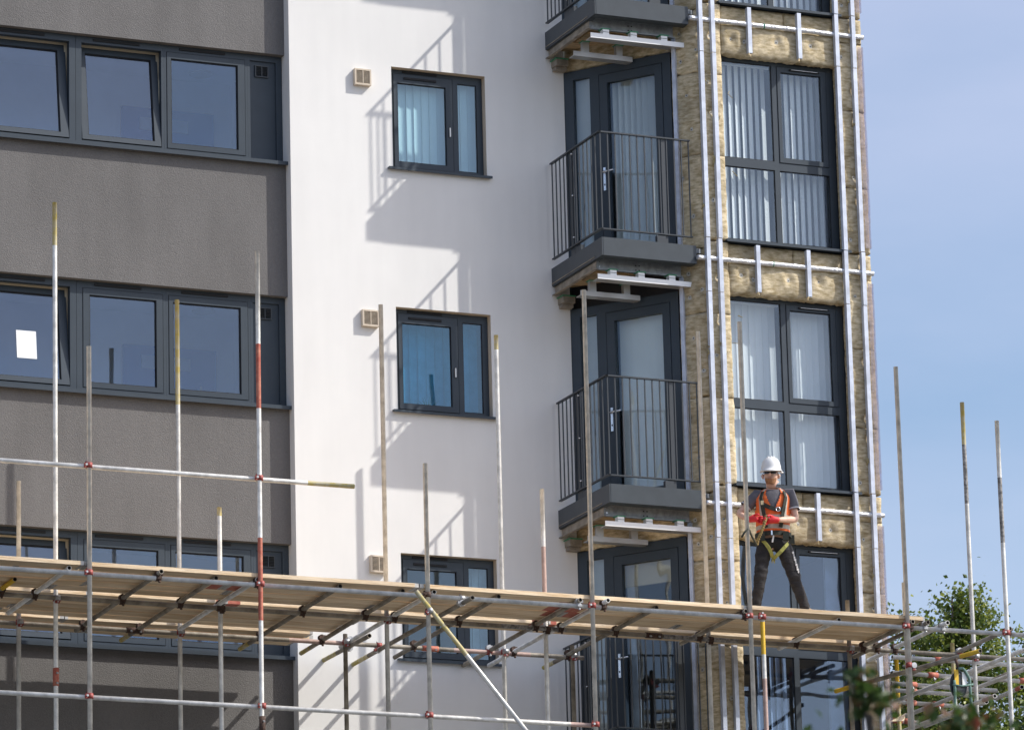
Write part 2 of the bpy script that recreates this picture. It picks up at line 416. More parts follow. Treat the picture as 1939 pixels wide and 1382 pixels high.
for k in (0, 1, 2):
    op = OPEN[k]
    ribbon_window(k, -5.70, -4.672, -5.64, -4.72, -5.58, -4.79, False, 'closed window')
    ribbon_window(k, -4.671, -3.536, -4.61, -3.612, -4.545, -3.70, op[0], 'window tilted open')
    ribbon_window(k, -3.533, -2.540, -3.462, -2.578, -3.392, -2.648, op[1], 'window tilted open' if op[1] else 'closed window')
    ribbon_window(k, -2.539, -1.590, -2.507, -1.622, -2.462, -1.700, op[2], 'closed window')
    dz = -H*k
    pn = MB(); ring(pn, -1.589, -1.192, -1.18+dz, GZ1-.001+dz, -1.559, -1.262, -1.135+dz, -.035+dz, FY, FY+.07)
    pn.box(-1.559, -1.262, FY+.022, FY+.05, -1.135+dz, -.035+dz, 0)
    po = pn.build('blank_panel', M['frame'], bld)
    v = MB(); ring(v, -1.497, -1.345, -.212+dz, -.082+dz, -1.487, -1.355, -.202+dz, -.092+dz, FY+.002, FY+.022, 0)
    for q in range(7):
        zz = -.197+q*.0165+dz; v.obox((-1.421, FY+.014, zz), ((1, 0, 0), (0, .8, -.6), (0, .6, .8)), (.066, .011, .002), 1)
    v.box(-1.425, -1.417, FY+.001, FY+.02, -.202+dz, -.092+dz, 0); v.box(-1.487, -1.355, FY+.018, FY+.0215, -.202+dz, -.092+dz, 2)
    v.build('louvre_vent', [M['rail'], M['rail'], M['gap']], po)
    sl = MB(); sl.box(-8.0, WX0+.004, .078, FY+.01, GZ0+.002+dz, GZ0+.018+dz); sl.box(-8.0, WX0+.004, .070, .078, GZ0-.022+dz, GZ0+.018+dz)
    sl.build('window_sill', M['frame'], bld)
    wl = MB(); wl.box(-8, -5.701, FY, FY+.07, -1.18+dz, GZ1-.001+dz); wl.build('blank_panel', M['frame'], bld)

# ---- windows of the white wall
def slat_row(parent, x0, x1, n, y, z0, z1, ang, mt, w=None, name='blind_slat'):
    step = (x1-x0)/n; w = w or step*1.02
    for i in range(n):
        s = MB(); a = ang+random.uniform(-.06, .06)
        ca, sa = math.cos(a), math.sin(a); cx = x0+(i+.5)*step
        for t in range(4):    # gently curved slat
            u0, u1 = -.5+t/4, -.5+(t+1)/4
            b0, b1 = .10*(1-4*u0*u0)*w, .10*(1-4*u1*u1)*w
            P = lambda u, b: (cx+ca*u*w-sa*b, y+sa*u*w+ca*b)
            p, q = P(u0, b0), P(u1, b1)
            s.quad((p[0], p[1], z0), (q[0], q[1], z0), (q[0], q[1], z1), (p[0], p[1], z1))
        s.build(name, mt, parent)
FW = .085
WLAB = ['window with white vertical blind drawn', 'window with pale blue blind and plants on its inner sill', 'window half hidden behind the scaffold boards']
for k in (0, 1, 2):
    dz = -H*k
    w = MB(); x0, x1, zt, zb = -.004, 1.096, -.012+dz, -1.150+dz
    # outer frame, mullion
    w.box(x0, x1, FW, FW+.045, -.052+dz, zt); w.box(x0, x1, FW, FW+.045, zb, -1.118+dz)
    w.box(x0, .042, FW, FW+.045, -1.118+dz, -.052+dz); w.box(1.030, x1, FW, FW+.045, -1.118+dz, -.052+dz)
    w.box(.748, .803, FW, FW+.045, -1.118+dz, -.052+dz)
    w.box(.803, 1.030, FW, FW+.045, -.098+dz, -.052+dz); w.box(.803, 1.030, FW, FW+.045, -1.118+dz, -1.095+dz)
    fr = w.build('window', M['frame'], bld); fr['label'] = WLAB[k]
    s = MB(); ring(s, .049, .741, -1.112+dz, -.058+dz, .096, .664, -1.050+dz, -.160+dz, FW-.008, FW+.04)
    s.build('sash', M['frame'], fr)
    gk = MB(); ring(gk, .0425, .7475, -1.1175+dz, -.0525+dz, .049, .741, -1.112+dz, -.058+dz, FW+.005, FW+.03)
    ring(gk, .096, .664, -1.05+dz, -.16+dz, .102, .658, -1.044+dz, -.166+dz, FW+.004, FW+.02)
    ring(gk, .803, 1.03, -1.095+dz, -.098+dz, .809, 1.024, -1.089+dz, -.104+dz, FW+.006, FW+.02)
    gk.build('gasket', M['gap'], fr)
    gm = M['glass_cyan'] if k == 1 else M['glass_pale']
    p = MB(); p.box(.096, .664, FW+.014, FW+.020, -1.05+dz, -.16+dz); p.build('pane', gm, fr)
    p = MB(); p.box(.803, 1.03, FW+.014, FW+.020, -1.095+dz, -.098+dz); p.build('pane', gm, fr)
    trickle(fr, .16, .56, -.032+dz, FW); trickle(fr, .17, .55, -.105+dz, FW-.008)
    h = MB(); h.box(.694, .708, FW-.028, FW-.008, -.72+dz, -.62+dz); h.build('handle', M['alu_mill'], fr)
    if k == 0: slat_row(fr, .06, 1.06, 11, FW+.12, -1.13, -.06, .10, M['blind'])
    if k == 1: slat_row(fr, .06, 1.06, 10, FW+.22, -1.13+dz, -.06+dz, .12, M['curtain'])
    if k == 2:
        slat_row(fr, .80, 1.06, 3, FW+.12, -1.13+dz, -.06+dz, .2, M['curtain'])
        cc = MB(); cc.box(.36, .41, FW+.10, FW+.13, -1.13+dz, -.06+dz); cc.build('inner_mullion', M['gap'], fr)
    sl = MB(); sl.box(-.068, 1.142, -.045, FW+.01, -1.172+dz, -1.156+dz); sl.box(-.068, 1.142, -.052, -.045, -1.184+dz, -1.156+dz)
    sl.build('window_sill', M['frame'], fr)
# cream vent cowls
for k, x0 in ((0, -.452), (1, -.412), (2, -.370)):
    z1 = (-.090, -2.785, -5.468)[k]; z0 = z1-.182; x1 = x0+.19
    v = MB(); ring(v, x0, x1, z0, z1, x0+.018, x1-.018, z0+.018, z1-.018, -.055, 0)
    v.box(x0+.018, x1-.018, -.012, -.004, z0+.018, z1-.018, 1); v.box((x0+x1)/2-.004, (x0+x1)/2+.004, -.054, -.012, z0+.018, z1-.018)
    vo = v.build('vent_cowl', [M['beige_reveal'], M['gap']], bld)
    for q in range(11):
        zz = z0+.026+q*.0130
        b = MB(); b.obox(((x0+x1)/2, -.034, zz), ((1, 0, 0), (0, .97, .22), (0, -.22, .97)), ((x1-x0)/2-.019, .016, .0025)); b.build('louvre', M['beige_reveal'], vo)

# ---- doors on the splayed wall, behind the balconies
U3, N3, Z3 = Vector((DD.x, DD.y, 0)), Vector((DN.x, DN.y, 0)), Vector((0, 0, 1))
def dbox(mb, s0, s1, o0, o1, z0, z1, mi=0):
    c = D0+DD*((s0+s1)/2)+DN*((o0+o1)/2)
    mb.obox((c.x, c.y, (z0+z1)/2), (U3, N3, Z3), ((s1-s0)/2, abs(o1-o0)/2, (z1-z0)/2), mi)
def dring(mb, s0, s1, z0, z1, g0, g1, gz0, gz1, o0, o1, mi=0):
    dbox(mb, s0, s1, o0, o1, gz1, z1, mi); dbox(mb, s0, s1, o0, o1, z0, gz0, mi)
    dbox(mb, s0, g0, o0, o1, gz0, gz1, mi); dbox(mb, g1, s1, o0, o1, gz0, gz1, mi)
for k in (-1, 0, 1, 2):
    dz = -H*k
    w = MB(); zb = -2.13+dz
    dbox(w, .002, 1.345, -.06, 0, .028+dz, .128+dz); dbox(w, .002, .130, -.06, 0, zb, .028+dz)
    dbox(w, .338, .452, -.06, 0, zb, .028+dz); dbox(w, 1.245, 1.345, -.06, 0, zb, .028+dz); dbox(w, .130, .338, -.06, 0, zb, zb+.10)
    fr = w.build('balcony_door', M['frame'], bld)
    g_ = MB(); dring(g_, .452, 1.245, zb, .028+dz, .458, 1.239, zb+.006, .022+dz, -.05, -.012); g_.build('gasket', M['gap'], fr)
    l = MB(); dring(l, .459, 1.238, zb+.008, .021+dz, .556, 1.148, -1.98+dz, -.078+dz, -.055, .004); l.build('door_leaf', M['frame'], fr)
    p = MB(); dbox(p, .13, .338, -.036, -.030, zb+.1, .028+dz); p.build('pane', M['door_glass'], fr)
    p = MB(); dbox(p, .556, 1.148, -.036, -.030, -1.98+dz, -.078+dz); p.build('pane', M['door_glass'], fr)
    h = MB(); dbox(h, .484, .512, .004, .012, -1.30+dz, -1.04+dz)
    a = D0+DD*.498+DN*.012; b = D0+DD*.498+DN*.055; c = D0+DD*.63+DN*.055
    h.path([(a.x, a.y, -1.10+dz), (b.x, b.y, -1.10+dz), (c.x, c.y, -1.095+dz)], .010, 8)
    dbox(h, .492, .504, .012, .015, -1.245+dz, -1.225+dz, 1)
    h.build('door_handle', [M['chrome'], M['gap']], fr)
    if k < 2:
        s = MB(); dbox(s, .10, .36, -.105, -.10, zb, .06+dz); s.build('blind_panel', M['blind_dim'], fr)
        n = 9
        for i in range(n):
            sc = .58+i*.073; tw = .95 if k == 0 or k == -1 else .06
            ax = (Matrix.Rotation(tw+random.uniform(-.08, .08), 3, 'Z') @ U3, Matrix.Rotation(tw, 3, 'Z') @ N3, Z3)
            cc = D0+DD*sc-DN*.15
            b = MB(); b.obox((cc.x, cc.y, -1.0+dz), ax, (.041, .0015, 1.06)); b.build('blind_slat', M['blind'], fr)
        b = MB(); dbox(b, .50, 1.25, -.16, -.12, .03+dz, .07+dz); b.build('blind_headrail', M['blind'], fr)
    else:
        s = MB(); dbox(s, .10, .36, -.105, -.10, zb, .06+dz); s.build('blind_panel', M['blind_dim'], fr)
        b = MB(); dbox(b, .44, 1.28, -.16, -.13, -.30+dz, .06+dz); b.build('pelmet', M['cream'], fr)
        b = MB(); dbox(b, .54, .66, -.15, -.14, -2.0+dz, -.3+dz); b.build('side_curtain', M['curtain'], fr)

# ---- bay windows
BW = -1.22
def bay_window(k):
    dz = -H*k
    w = MB(); x0, x1, zt, zb = 3.335, 4.735, .115+dz, -2.022+dz; y0, y1 = BW, BW+.06
    w.box(x0, x1, y0, y1, .045+dz, zt); w.box(x0, x1, y0, y1, zb, -1.972+dz)
    w.box(x0, 3.369, y0, y1, -1.972+dz, .045+dz); w.box(4.652, x1, y0, y1, -1.972+dz, .045+dz)
    w.box(3.986, 4.046, y0, y1, -1.972+dz, .045+dz)
    w.box(3.369, 3.986, y0, y1, -1.150+dz, -1.052+dz); w.box(4.046, 4.652, y0, y1, -1.150+dz, -1.062+dz)
    fr = w.build('window', M['frame'], bld)
    fr['label'] = {-1: 'bay window with angled blinds at the top', 0: 'bay window with open vertical blinds', 1: 'bay window with closed white blinds',
                   2: 'bay window without blinds'}[k]
    s = MB(); ring(s, 4.053, 4.645, -1.056+dz, .038+dz, 4.095, 4.584, -1.004+dz, -.022+dz, y0-.008, y1-.004); s.build('sash', M['frame'], fr)
    gk = MB(); ring(gk, 4.0465, 4.6515, -1.0615+dz, .0445+dz, 4.053, 4.645, -1.056+dz, .038+dz, y0+.006, y0+.03)
    for a, b, c, d in ((3.369, 3.986, -1.052, .045), (3.369, 3.986, -1.972, -1.15), (4.046, 4.652, -1.972, -1.15), (4.095, 4.584, -1.004, -.022)):
        ring(gk, a, b, c+dz, d+dz, a+.008, b-.008, c+.008+dz, d-.008+dz, y0+.008, y0+.022)
        p = MB(); p.box(a, b, y0+.014, y0+.020, c+dz, d+dz); p.build('pane', M['glass_clear'] if k < 2 else M['glass_blue'], fr)
    gk.build('gasket', M['gap'], fr)
    t = MB(); t.box(4.19, 4.55, y0-.02, y0, .070+dz, .086+dz); t.build('trickle_vent', M['gap'], fr)
    t = MB(); t.box(4.20, 4.56, y0-.030, y0-.008, .004+dz, .020+dz); t.box(4.22, 4.54, y0-.033, y0-.030, .0075+dz, .0125+dz, 1)
    t.build('trickle_vent', [M['gap'], M['zinc']], fr)
    sl = MB(); sl.box(3.30, 4.80, BY-.035, y0+.01, zb-.018, zb-.004); sl.box(3.30, 4.80, BY-.043, BY-.035, zb-.032, zb-.004)
    sl.build('window_sill', M['frame'], fr)
    if k < 2:
        tw = {-1: .50, 0: .46, 1: .05}[k]
        for (a, b, n) in ((3.36, 3.99, 8), (4.04, 4.66, 8)):
            slat_row(fr, a, b, n, BW+.16, -1.98+dz, .05+dz, tw, M['blind'], w=.072 if k < 1 else None)
        hb_ = MB(); hb_.box(3.34, 4.70, BW+.12, BW+.17, .05+dz, .09+dz); hb_.build('blind_headrail', M['blind'], fr)
    else:
        slat_row(fr, 3.60, 4.05, 6, BW+.30, -1.98+dz, -.55+dz, .5, M['curtain'], name='net_curtain')
        c = MB(); c.box(4.50, 4.66, BW+.2, BW+.24, -1.98+dz, .05+dz); c.build('side_curtain', M['curtain'], fr)
for k in (-1, 0, 1, 2): bay_window(k)

# ---- mineral wool slabs: real lumps, dimples at every fixing
def slab(O, U, N, w, z0, z1, fix, seed, bulge=.018, rag=(0, 0, 0, 0), thick=.09):
    """O: foot point (x,y) at the slab's left end; fix: list of (u, z)"""
    rnd = random.Random(seed); O = Vector((O[0], O[1], 0)); U = Vector(U); N = Vector(N); h = z1-z0
    nu = max(6, int(w/.022)); nz = max(6, int(h/.026)); mb = MB()
    def disp(u, z):
        e = min(u, w-u, z-z0, z1-z); d = -.016*math.exp(-max(e, 0)/.018)
        d += bulge*max(0, math.sin(math.pi*u/w))*max(0, math.sin(math.pi*(z-z0)/h))
        p = Vector((u*5+seed*3.1, z*6, seed)); d += .011*noise.noise(p)+.006*noise.noise(p*4.3)
        d += .003*noise.noise(Vector((u*22, z*40, seed)))+.005*noise.noise(Vector((u*2.5, z*2.2, seed*1.7)))
        for fu, fz in fix:
            r = math.hypot(u-fu, (z-fz)*.85); d -= .032*math.exp(-(r/.042)**2)-.007*math.exp(-((r-.085)/.035)**2)
        return d
    G = []
    for j in range(nz+1):
        row = []
        for i in range(nu+1):
            u, z = w*i/nu, z0+h*j/nz
            uu, zz = u, z
            if j == 0: zz += .018*noise.noise(Vector((u*9, seed, 1)))+.015*noise.noise(Vector((u*31, seed, 4)))
            if i == 0: uu += .006*noise.noise(Vector((z*12, seed, 2)))
            if i == nu: uu += .006*noise.noise(Vector((z*12, seed, 3)))
            p = O+U*uu+Z3*zz+N*disp(u, z); mb.v.append(tuple(p)); row.append(len(mb.v)-1)
        G.append(row)
    for j in range(nz):
        for i in range(nu): mb.face((G[j][i], G[j][i+1], G[j+1][i+1], G[j+1][i]), 0, True)
    B = G[0]+[r[-1] for r in G[1:]]+G[-1][-2::-1]+[r[0] for r in G[-2:0:-1]]
    n = len(mb.v); c = len(B)
    for i in B: mb.v.append(tuple(Vector(mb.v[i])-N*thick))
    for q in range(c): mb.face((B[(q+1) % c], B[q], n+q, n+(q+1) % c), 0)
    o = mb.build('insulation_slab', M['wool'], bld)
    for fu, fz in fix:
        if not (0 < fu < w and z0 < fz < z1): continue
        f = MB(); c = O+U*fu+Z3*fz+N*(disp(fu, fz)+.004)
        tl = (N+U*rnd.uniform(-.12, .12)+Z3*rnd.uniform(-.12, .12)).normalized()
        f.path([c-tl*.006, c+tl*.004], .029, 14); f.path([c+tl*.0035, c+tl*.0055], .007, 8, 1)
        f.build('fixing_disc', [M['disc'], M['gap']], o)
    return o
XU, YN = (1, 0, 0), (0, -1, 0)
sid = 1
for k in (-1, 0, 1, 2):
    dz = -H*k
    rnd = random.Random(50+k)
    J = lambda: rnd.uniform(-.03, .03)
    # splayed return
    f0 = D0+DD*1.352
    for z0, z1, fx in ((-2.13, -1.085, [(.09+J(), -1.30+J()), (.20+J(), -1.75+J())]), (-1.085, -.155, [(.17+J(), -.42+J()), (.24+J(), -.78+J())]),
                       (-.155, .555, [(.10+J(), .03+J()), (.12+J(), .30+J()), (.27+J(), .12+J())])):
        slab(f0, U3, N3, DL-1.356, z0+dz+.002, z1+dz-.002, [(a, b+dz) for a, b in fx], sid, .006); sid += 1
    if k != 1: slab(D0+DD*.01, U3, N3, 1.335, .135+dz, .54+dz, [(.3, .4+dz), (.95, .42+dz)], sid, .004); sid += 1
    # left and right pillars
    for z0, z1, fx in ((-2.035, -1.09, [(.14+J(), -1.62+J())]), (-1.09, -.165, [(.12+J(), -.27+J()), (.13+J(), -.61+J()), (.03, -1.03+J())]),
                       (-.165, .645, [(.12+J(), .26+J())])):
        slab((BX0+.003, BY), XU, YN, .282, z0+dz+.002, z1+dz-.002, [(a, b+dz) for a, b in fx], sid, .008); sid += 1
    for z0, z1, fx in ((-2.035, -1.30, [(.07+J(), -1.9+J()), (.19+J(), -1.45+J())]), (-1.30, -.42, [(.17+J(), -1.16+J()), (.17+J(), -.56+J())]),
                       (-.42, .36, [(.09+J(), .17+J()), (.2+J(), -.2+J())]), (.36, .645, [(.2, .52)])):
        slab((4.737, BY), XU, YN, BX1-4.737, z0+dz+.002, z1+dz-.002, [(a, b+dz) for a, b in fx], sid, .008); sid += 1
    # spandrel over the window: recessed upper strip, bulging lower slabs
    for x0, x1 in ((3.338, 4.13), (4.134, 4.733)):
        slab((x0, BY+.045), XU, YN, x1-x0, .432+dz, .645+dz, [], sid, .004); sid += 1
    for x0, x1, fx in ((3.338, 3.70, [(.12+J(), .27+J()), (.28, .25)]), (3.703, 4.29, [(.32+J(), .27+J())]), (4.293, 4.733, [(.14+J(), .27+J())])):
        slab((x0, BY), XU, YN, x1-x0, .078+dz, .428+dz, [(a, b+dz) for a, b in fx], sid, .013); sid += 1
    # metal: vertical channels, short brackets, foil wrapped pipe
    for xc in (3.058, 3.205, 4.716, 4.925):
        for za, zc in ((-2.036, .052), (.060, .655)):
            j = rnd.uniform(-.004, .004); lean = rnd.uniform(-.004, .004)
            c = MB(); yb = BY-.068
            c.box(xc+j-.023, xc+j+.023, yb-.004, yb, za+dz, zc+dz); c.box(xc+j-.023, xc+j-.019, yb, yb+.05, za+dz, zc+dz)
            c.box(xc+j+.019, xc+j+.023, yb, yb+.05, za+dz, zc+dz); o = c.build('channel_rail', M['channel'], bld)
    c = MB(); dbox(c, 1.385, 1.427, .035, .039, -2.12+dz, .26+dz); dbox(c, 1.385, 1.389, 0, .035, -2.12+dz, .26+dz); dbox(c, 1.423, 1.427, 0, .035, -2.12+dz, .26+dz)
    c.build('channel_rail', M['channel'], bld)
    for xc in (3.655, 4.262):
        c = MB(); yb = BY-.060; z0, z1 = .100+dz, .622+dz
        c.box(xc-.023, xc+.023, yb-.004, yb, z0, z1); c.box(xc-.023, xc-.019, yb, yb+.05, z0, z1); c.box(xc+.019, xc+.023, yb, yb+.05, z0, z1)
        c.build('bracket', M['channel'], bld)
    pts = []; rr = []
    for i in range(61):
        x = 2.94+(5.06-2.94)*i/60
        pts.append((x, BY-.026+.004*noise.noise(Vector((x*3, k, 0))), .437+dz+.006*noise.noise(Vector((x*2.2, k, 5)))))
        rr.append(.027+.003*noise.noise(Vector((x*14, k, 9))))
    c = MB(); c.path(pts, rr, 12); p = c.build('foil_wrapped_pipe', M['foil'], bld)
    c = MB(); c.path([(3.84, BY-.026, .437+dz), (3.85, BY-.026, .437+dz)], .0305, 12); c.build('green_tape', M['green'], p)
    # clear film hanging at the outer corner
    c = MB(); n = 24
    for i in range(n):
        za, zc = -1.98+dz+2.3*i/n, -1.98+dz+2.3*(i+1)/n
        w0 = lambda z: .008*noise.noise(Vector((z*3, k, 7)))
        c.obox((5.012, BY-.030, (za+zc)/2), ((1, 0, 0), (0, 1, 0), (0, 0, 1)), (.030+w0(za), .002, (zc-za)/2-.0002))
        c.box(5.044+w0(za), 5.054+w0(za), BY-.034, BY+.03, za, zc, 1)
    c.build('plastic_film', [M['film'], M['film']], bld)
    # torn flaps of wool curling off the slabs beside the channels
    for q in range(9):
        x = rnd.choice((3.088, 3.236, 3.18, 4.748, 4.895, 4.957, 3.03)); z = rnd.uniform(-1.95, .6)+dz; w_, h_ = rnd.uniform(.014, .030), rnd.uniform(.05, .14); sg = rnd.choice((-1, 1))
        c = MB(); rows = []
        for a in range(6):
            t = a/5; ww = w_*math.sin(math.pi*min(1, .15+t*.9))+.003; out = BY-.010-.045*math.sin(math.pi*t)*rnd.uniform(.7, 1.1)
            rows.append(((x-ww*.6+sg*.012*t, out, z-h_*t), (x+ww*.6+sg*.012*t, out-.012*rnd.random(), z-h_*t+.006*rnd.random())))
        for (p0, p1), (q0, q1) in zip(rows, rows[1:]):
            c.quad(p0, p1, q1, q0); c.quad(tuple(Vector(q0)+Vector((0, .010, 0))), tuple(Vector(q1)+Vector((0, .010, 0))), tuple(Vector(p1)+Vector((0, .010, 0))), tuple(Vector(p0)+Vector((0, .010, 0))))
        c.build('torn_flap', M['woolcut'], bld)
    # loose fibres and straps
    for q in range(5):
        x = rnd.choice((3.10, 3.2, 3.40, 4.80, 4.95)); z = rnd.uniform(-1.9, .4)+dz
        c = MB(); c.path([(x, BY-.02, z), (x+rnd.uniform(-.05, .05), BY-.06, z-rnd.uniform(.02, .07)), (x+rnd.uniform(-.10, .10), BY-.05, z-rnd.uniform(.0, .12))], .0035, 5)
        c.build('loose_fibre', M['woolcut'], bld)
# plain insulation above and below the part in view
c = MB(); c.prism([(3.05, BY), (5.055, BY), (5.055, BY+.09), (3.07, BY+.09), (2.05, .0), (2.04, -.02)], 3.37, TOP)
c.prism([(3.05, BY), (5.055, BY), (5.055, BY+.09), (3.07, BY+.09), (2.05, .0), (2.04, -.02)], GZ, -7.50-.05)
c.build('insulation_layer', M['wool'], bld)

# ---- balconies
def balcony():
    fa = MB(); fa.box(1.8505, 2.948, -1.335, -1.320, -2.328, -2.128); fa.box(1.8505, 2.94, -1.320, -1.215, -2.334, -2.328)
    B = fa.build('balcony', M['fascia'], bld)
    s = MB(); s.box(1.835, 1.850, -1.332, -.002, -2.328, -2.128); s.box(1.8502, 1.90, -1.21, -.002, -2.334, -2.328); s.build('side_fascia', M['fascia'], B)
    d = MB(); d.prism([(1.852, -.002), (1.852, -1.319), (2.94, -1.319), (3.02, -1.30), (2.07, -.002)], -2.20, -2.15); d.build('deck', M['galv'], B)
    p = MB(); p.prism([(1.90, -.01), (1.90, -1.08), (2.83, -1.08), (2.07, -.02)], -2.325, -2.31); p.build('soffit_board', M['ply'], B)
    p = MB(); p.obox((2.2, -.62, -2.345), ((1, .02, 0), (-.02, 1, 0), (0, 0, 1)), (.20, .16, .012)); p.obox((2.05, -.36, -2.35), ((1, -.2, 0), (.2, 1, 0), (0, 0, 1)), (.11, .09, .014))
    p.build('timber_packer', M['ply'], B)
    g_ = MB()   # steel edge channels
    g_.box(1.872, 2.866, -1.105, -1.097, -2.430, -2.298); g_.box(1.872, 2.866, -1.150, -1.105, -2.305, -2.297); g_.box(1.872, 2.866, -1.150, -1.105, -2.434, -2.426)
    for xx in (2.33, 2.37):
        for zz in (-2.345, -2.395): g_.path([(xx, -1.1055, zz), (xx, -1.107, zz)], .008, 8, 1)
    for zz in (-2.335, -2.39): g_.path([(1.90, -1.1055, zz), (1.90, -1.109, zz)], .007, 8, 2)
    g_.build('steel_edge_beam', [M['galv'], M['gap'], M['chrome']], B)
    g_ = MB(); g_.box(1.868, 1.876, -1.096, -.01, -2.430, -2.298); g_.box(1.828, 1.868, -1.14, -.01, -2.305, -2.297); g_.box(1.828, 1.868, -1.14, -.01, -2.434, -2.426)
    g_.build('steel_edge_beam', M['galv_brown'], B)
    r_ = MB(); r_.box(1.832, 2.945, -1.212, -1.206, -2.557, -2.502); r_.box(1.832, 2.935, -1.206, -1.08, -2.557, -2.551, 1); r_.build('soffit_rail', [M['alu_white'], M['alu_mill']], B)
    for x0, x1 in ((1.982, 2.056), (2.312, 2.386), (2.675, 2.750)):
        b = MB(); b.box(x0, x1, -1.205, -1.13, -2.502, -2.446); b.box(x0, x1, -1.2075, -1.205, -2.478, -2.474, 1); b.box(x0-.014, x1+.014, -1.212, -1.11, -2.445, -2.4345, 2)
        b.build('rail_bracket', [M['alu_white'], M['gap'], M['green']], B)
    r_ = MB(); r_.box(1.84, 2.545, -.735, -.729, -2.615, -2.560); r_.box(1.84, 2.545, -.729, -.62, -2.615, -2.609); r_.build('inner_rail', M['alu_mill'], B)
    for x0 in (1.96, 2.36):
        b = MB(); b.box(x0, x0+.075, -.72, -.66, -2.56, -2.44); b.box(x0-.015, x0+.085, -.74, -.64, -2.44, -2.434, 1); b.build('rail_bracket', [M['alu_mill'], M['green']], B)
    b = MB(); b.box(1.90, 2.04, -.15, -.002, -2.535, -2.465); b.box(1.885, 2.043, -.165, -.002, -2.464, -2.455, 1); b.box(1.91, 2.04, -.10, -.002, -2.575, -2.537)
    b.build('wall_bracket', [M['galv_brown'], M['green']], B)
    # railing
    def flat(name, z0, z1):
        t = MB(); t.box(1.8305, 1.8655, -1.3195, -.03, z0, z1); t.box(1.8307, 2.925, -1.3195, -1.2845, z0+.0003, z1-.0003); t.build(name, M['rail'], B)
    flat('handrail', -.954, -.938); flat('bottom_rail', -2.034, -2.020)
    n = 12
    for i in range(n+1):
        x = 1.862+(2.908-1.862)*i/n; t = MB(); t.box(x-.006, x+.006, -1.308, -1.296, -2.020, -.954); t.build('baluster', M['rail'], B)
    for i in range(1, 13):
        y = -1.302+i*.1035; t = MB(); t.box(1.842, 1.854, y-.006, y+.006, -2.020, -.954); t.build('baluster', M['rail'], B)
    t = MB(); t.box(2.585, 2.635, -1.300, -1.288, -2.16, -.955)
    t.prism([(2.50, -1.312), (2.60, -1.312), (2.60, -1.26), (2.50, -1.26)], -2.15, -2.045); t.build('post', M['rail'], B)
    t = MB(); t.box(1.855, 1.868, -.60, -.49, -2.16, -.955)
    t.prism([(1.856, -.74), (1.90, -.74), (1.90, -.52), (1.856, -.52)], -2.15, -2.05); t.build('post', M['rail'], B)
    for zz in (-.99, -1.46, -1.93):
        t = MB(); t.path([(1.855, -.585, zz), (1.838, -.585, zz)], [.011, .006], 10); t.build('bolt', M['chrome'], B)
    return B
B0 = balcony()
for k in (-2, -1, 1, 2): copy_part(B0, -H*k)

# ------------------------------------------------------------------ scaffold
def zt(y): return -.012*(y+3.02)           # the deck falls slightly towards the wall
ZL = -6.561                                # height of the deck ledgers
YS, YL = -3.075, -3.02                     # outer uprights, outer ledgers
YM, YML, YB, YBL = -1.895, -1.95, -.785, -.735
scf = empty('scaffold', (0, -2.95, GZ))
tag(scf, 'long tube scaffold with a timber deck in front of the apartment block', 'scaffold')
TM = [M['tube'], M['tube_in'], M['yellow'], M['redpaint'], M['pinkpaint'], M['yellow_b'], M['soot']]
TO = [M['tube_old_shaded'], M['tube_in'], M['yellow'], M['redpaint'], M['pinkpaint'], M['yellow_b'], M['soot']]
def tube(name, p0, p1, bands=None, old=False, parent=None, label=None):
    t = MB(); t.pipe(p0, p1, bands=bands); o = t.build(name, TO if old else TM, parent or scf)
    if label: o['label'] = label
    return o
def zband(z0, z1, a, b, k):     # paint between heights a and b on a tube from z0 to z1
    return (min(abs((a-z0)/(z1-z0)), abs((b-z0)/(z1-z0))), max(abs((a-z0)/(z1-z0)), abs((b-z0)/(z1-z0))), k)
def standard(x, y, top, bands=(), old=False, lean=0.0, label=None):
    bs = [zband(GZ, top, a, b, k) for a, b, k in bands]
    o = tube('standard', (x+lean, y, GZ), (x, y, top), bs, old, label=label)
    b = MB(); b.box(x+lean-.075, x+lean+.075, y-.075, y+.075, GZ+.002, GZ+.010); b.build('base_plate', M['galv'], o)
OX = (-4.528, -2.755, -.99, .81, 2.570, 4.373, 5.547, 7.35)
standard(-6.30, YS, -4.6)
standard(OX[0], YS, -4.30, lean=-.02)
standard(OX[1], YS, -3.176, [(-4.79, -4.13, 3), (-6.93, -6.10, 3)], lean=-.05, label='upright with two red painted bands')
standard(OX[2], YS, -5.22); standard(OX[3], YS, -3.266, lean=-.03); standard(OX[4], YS, -3.456)
standard(OX[5], YS, -3.792, lean=.03); standard(OX[6], YS, -4.285, [(-5.6, -4.9, 6)]); standard(OX[7], YS, -4.6)
standard(4.40, -2.99, -6.08)
MX = (-4.48, -2.75, -.955, .806, 2.66)
standard(MX[0], YM, -2.50, [(-2.95, -2.50, 2)], label='upright with a yellow painted top')
standard(MX[1], YM, -5.53, [(-5.62, -5.53, 2)]); standard(MX[2], YM, -3.265); standard(MX[3], YM, -5.09, [(-6.4, -5.7, 4)]); standard(MX[4], YM, -3.25)
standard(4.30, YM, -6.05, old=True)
standard(5.79, YM, -3.78, [(-4.25, -3.78, 2), (-4.9, -4.25, 6)], label='upright with a yellow top and black stains')
standard(-4.50, YB, -5.13); standard(-2.78, YB, -3.08, [(-4.2, -3.08, 2)], label='upright with a long yellow painted top')
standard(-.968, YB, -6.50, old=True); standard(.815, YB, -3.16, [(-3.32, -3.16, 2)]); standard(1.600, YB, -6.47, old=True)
standard(2.715, YS+.02, -6.585, [(-6.95, -6.61, 5), (-12, -7.2, 4)], label='upright with a bright yellow band at its head')
